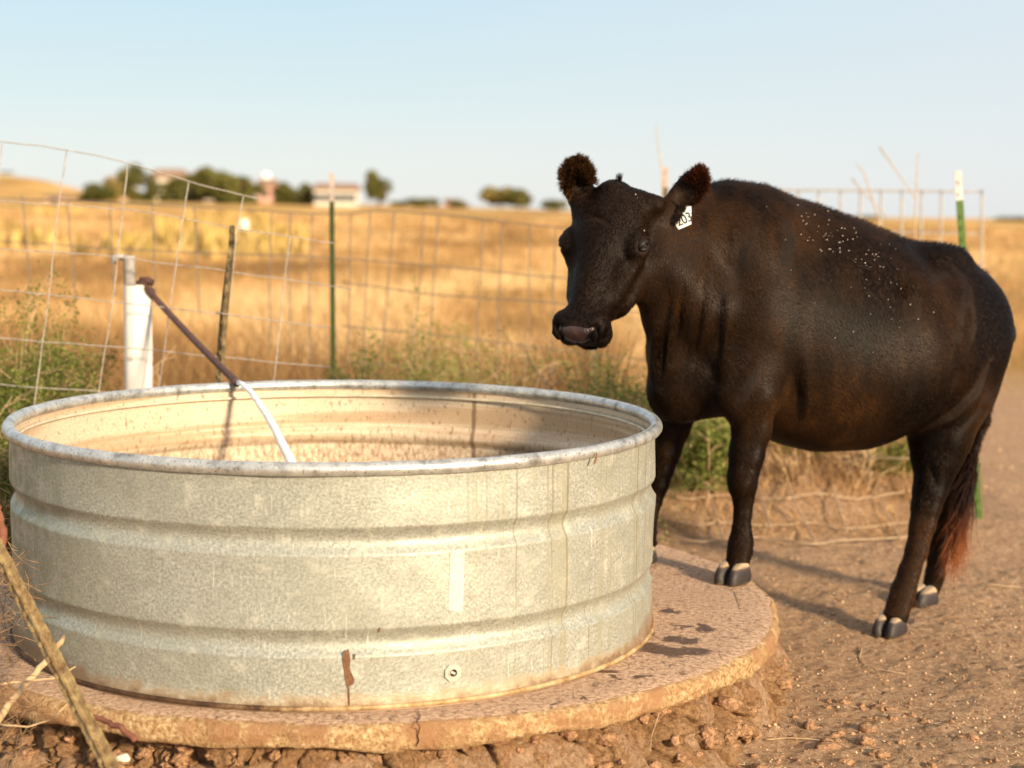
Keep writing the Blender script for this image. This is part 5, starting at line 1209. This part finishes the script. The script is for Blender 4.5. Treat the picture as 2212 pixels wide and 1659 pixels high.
# ------------------------------------------------------------------ loose things on the ground
def stones(name, n, ygen, r0, r1, mat, mu, zoff=0., sq=.6):
    P = ygen(n); n = len(P); rs = RNG; ico = np.array([(1, 0, 0), (-1, 0, 0), (0, 1, 0), (0, -1, 0), (0, 0, 1), (0, 0, -1)], float)
    tri = np.array([(0, 2, 4), (2, 1, 4), (1, 3, 4), (3, 0, 4), (2, 0, 5), (1, 2, 5), (3, 1, 5), (0, 3, 5)])
    r = (r0+(r1-r0)*rs.random(n)**3)[:, None, None]; V = ico[None]*r*rs.uniform(.6, 1.3, (n, 6, 1)); a = rs.uniform(0, 6.28, n)[:, None]; x = V[..., 0]*np.cos(a)-V[..., 1]*np.sin(a); y = V[..., 0]*np.sin(a)+V[..., 1]*np.cos(a)
    V = np.stack([x, y, V[..., 2]*sq], -1)+P[:, None, :]+np.array([0, 0, zoff]); F = (tri[None]+np.arange(n)[:, None, None]*6).reshape(-1, 3)
    return fast(name, V.reshape(-1, 3), F, mat, attr=np.repeat(np.clip(mu+rs.normal(0, .25, n), 0, 1), 6))
M_CRUMB = attrmat('soil_crumbs', [(0, (.14, .07, .036)), (.5, (.42, .24, .13)), (1, (.78, .54, .33))], .95)
def onground(x0, x1, d0, d1):
    def f(n):
        d = RNG.uniform(d0, d1, n); xx = (RNG.uniform(x0, x1, n)-1106)/F22*d; k = np.hypot(xx-SX, d-SY) > SR+.02; xx, d = xx[k], d[k]
        return np.stack([xx, d, height(xx, d)], 1)
    return f
tag(stones('gravel', 1500, onground(1400, 2260, 3.6, 9.5), .0012, .0050, M_STONE, .75, .001), kind='stuff')
tag(stones('crumbs', 16000, onground(-50, 2260, 3.3, 8.5), .0015, .0085, M_CRUMB, .5, 0, .8), kind='stuff')
tag(stones('gravel', 260, lambda n: (lambda a, r: np.stack([SX+r*np.cos(a), SY+r*np.sin(a), 0*a+.002], 1))(RNG.uniform(0, 6.28, n), np.sqrt(RNG.uniform(.97**2, 1.27**2, n))), .0012, .0035, M_STONE, .4), kind='stuff')
tag(stones('crumbs', 5000, onground(1500, 2300, 8, 15), .004, .014, M_CRUMB, .6, 0, .6), kind='stuff')
# mud clods at the foot of the slab
def clod(c, r, seed, sub=3):
    import bmesh
    bm = bmesh.new(); bmesh.ops.create_icosphere(bm, subdivisions=sub, radius=1); V = np.array([v.co[:] for v in bm.verts]); F = np.array([[v.index for v in f.verts] for f in bm.faces]); bm.free()
    k = 1+.42*fbm(V[:, 0]*1.9+seed, V[:, 1]*1.9, V[:, 2]*1.9+seed, 5); return V*k[:, None]*np.array(r)+np.array(c), F
Vs, Fs, nb = [], [], 0
for k in range(420):
    a = math.radians(random.uniform(-75, 80)); rr = random.uniform(1.36, 1.75) if k < 240 else random.uniform(1.5, 2.1); x, y = SX+rr*math.sin(a), SY-rr*math.cos(a)
    r = .005+.020*random.random()**2.2; v, f = clod((x, y, hz(x, y)+r*.05), (r*random.uniform(.8, 1.5), r*random.uniform(.8, 1.3), r*.75), k, 3); Vs.append(v); Fs.append(f+nb); nb += len(v)
for k in range(420):
    ai, qi = random.randrange(30, 1120), random.randrange(8, 60); p_ = (SX+RB[ai, qi]*math.sin(aa[ai]), SY-RB[ai, qi]*math.cos(aa[ai]), ZB[ai, qi]); r = .006+.020*random.random()**2
    v, f = clod(p_, (r*random.uniform(.8, 1.4), r*random.uniform(.8, 1.3), r*.8), k+900, 3); Vs.append(v); Fs.append(f+nb); nb += len(v)
tag(fast('dirt_clods', np.concatenate(Vs), np.concatenate(Fs), M_CLOD, smooth=False), kind='stuff')
# straw bits on the dirt
def straws(n, gen, name='straw'):
    P = gen(n); n = len(P); a = RNG.uniform(0, 6.28, n); L = RNG.uniform(.008, .035, n)[:, None]; dv = np.stack([np.cos(a), np.sin(a), RNG.normal(0, .12, n)], 1); sd = np.stack([-np.sin(a), np.cos(a), 0*a], 1); w_ = RNG.uniform(.0006, .0013, n)[:, None]
    z = np.array([0, 0, .006]); V = np.stack([P+z-dv*L/2-sd*w_, P+z-dv*L/2+sd*w_, P+z*1.6+dv*L/2+sd*w_, P+z*1.6+dv*L/2-sd*w_], 1).reshape(-1, 3)
    return tag(fast(name, V, np.arange(4*n).reshape(n, 4), M_STRAW, attr=np.repeat(np.clip(RNG.normal(.55, .25, n), 0, 1), 4)), kind='stuff')
straws(900, onground(1400, 2260, 3.6, 9.)); straws(700, onground(1430, 2010, 6.8, 8.))
def lay(pts, r, label, mat=M_TWIG, name='twig', lift=.006, z=None, cat='twig', grp=None):
    P = []
    for x, y in pts:
        g = G(x, y, GL if z is None else z)
        for _ in range(3): g = G(x, y, (hz(g.x, g.y) if z is None else z)+lift)
        P.append(g)
    mb = MB(); out = []
    for k in range(len(P)-1):
        for q in (0, .33, .66): out.append(P[k].lerp(P[k+1], q)+Vector((0, 0, random.uniform(0, .002))))
    out.append(P[-1]); mb.tube(out, [r*(1-.5*k/len(out)) for k in range(len(out))], 6); o = mb.build(name, mat, None, True); tag(o, label, cat, grp); return o
lay([(1862, 1398), (1857, 1422), (1870, 1440), (1910, 1448), (1955, 1456)], .0022, 'curved pale straw on the dirt below the cow\'s hind hoof', M_STRAW and M_TWIG, 'straw_stalk', cat='straw')
lay([(1654, 1598), (1700, 1595), (1745, 1597), (1778, 1600)], .0020, 'straight straw lying on the dirt near the bottom right', M_TWIG, 'straw_stalk', cat='straw')
lay([(1590, 1650), (1640, 1655), (1688, 1659)], .0018, 'straw at the bottom edge right of the slab', M_TWIG, 'straw_stalk', cat='straw')
lay([(1652, 1281), (1676, 1284), (1700, 1286)], .0022, 'short straw on the dirt just behind the slab edge', M_TWIG, 'straw_stalk', cat='straw')
lay([(2130, 1262), (2165, 1266), (2205, 1268)], .003, 'pale straw on the dirt at the right edge', M_TWIG, 'straw_stalk', cat='straw')
lay([(1590, 1278), (1598, 1300), (1604, 1318)], .0012, 'thin curved hair of straw on the slab by the cow\'s front hoof', M_TWIG, 'straw_stalk', z=.0, lift=.003, cat='straw')
lay([(1425, 1535), (1418, 1560), (1408, 1590), (1404, 1625)], .0016, 'thin root hanging on the mud below the slab', M_TWIG, 'straw_stalk', cat='straw')
# corner debris at lower left
def twig3(pts, d, r, label, mat=M_TWIG, name='twig', cat='twig'):
    P = [PX(x, y, dd) for (x, y), dd in zip(pts, d)]; out = []
    for k in range(len(P)-1):
        for q in (0, .25, .5, .75): out.append(P[k].lerp(P[k+1], q)+Vector((random.gauss(0, r*.18), random.gauss(0, r*.18), random.gauss(0, r*.18))))
    out.append(P[-1]); mb = MB(); mb.tube(out, [r*(.75+.25*k/len(out)) for k in range(len(out))], 8); o = mb.build(name, mat, None, True); tag(o, label, cat); return o
twig3([(137, 1375), (105, 1420), (62, 1470), (20, 1520), (-30, 1590)], [3.95, 3.85, 3.8, 3.75, 3.7], .0095, 'thick broken pale stick behind the leaning post in the lower left corner', name='broken_stick', cat='stick')
twig3([(162, 1440), (130, 1462), (60, 1472), (0, 1478)], [3.85, 3.8, 3.75, 3.7], .003, 'thin forked twig lying across the pale stick')
twig3([(158, 1508), (110, 1555), (60, 1570), (0, 1565)], [3.65, 3.62, 3.6, 3.6], .0022, 'thin bent straw crossing the lower left corner of the slab')
twig3([(190, 1545), (225, 1556), (262, 1572), (293, 1600)], [3.64, 3.62, 3.58, 3.56], .008, 'short reddish stick in the hollow under the slab', M_TWIGR, 'reddish_stick', 'stick')
twig3([(-6, 1096), (2, 1128), (5, 1165), (2, 1215)], [3.9]*4, .013, 'reddish stick end at the left edge above the leaning post', M_TWIGR, 'reddish_stick', 'stick')
def tangle(name, n, x0, x1, y0, y1, d0, d1, label, r=.0011):
    mb = MB(); c = PX((x0+x1)/2, y1, (d0+d1)/2); o = empty(name, c); tag(o, label, 'dry brush')
    for k in range(n):
        x, y = random.uniform(x0, x1), random.uniform(y0, y1); a = random.uniform(0, 6.28); L = random.uniform(30, 120); d = random.uniform(d0, d1); cv = random.uniform(-.6, .6)
        P = [PX(x+L*q*math.cos(a+cv*q), y+L*.8*q*math.sin(a+cv*q), d+random.gauss(0, .012)) for q in (-.5, -.25, 0, .25, .5)]; mb.tube(P, [r, r, r*.9, r*.7, r*.4], 4)
    mb.build('stem', M_TWIGD, o); return o
tangle('dry_brush', 150, -60, 75, 1180, 1440, 4.0, 4.6, 'tangle of dry brown stems left of the tank base')
tangle('dry_brush', 90, -60, 70, 1450, 1640, 3.6, 3.8, 'tangle of thin dry stems in the bottom left corner')
tangle('dry_brush', 60, -60, 30, 1000, 1220, 4.4, 5.0, 'dark dry stems at the left edge halfway up the tank', .0014)
for (x, y, s_, lb) in ((262, 1600+38, .018, 'small pale stone right of the leaning post foot'), (72, 1510, .014, 'pale chip of wood in the lower left corner'), (370, 1512, .008, 'tiny pale pebble on the slab beside the tank base')):
    z0 = 0 if y < 1520 and x > 300 else None; g = G(x, y, -.1 if z0 is None else 0)
    if z0 is None:
        for _ in range(4): g = G(x, y, hz(g.x, g.y)+s_*.4)
    v, f = clod(tuple(g), (s_, s_*.8, s_*.6), x*.1, 2); o = fast('pebble', v, f, M_STONE, attr=np.full(len(v), .85)); tag(o, lb, 'stone')
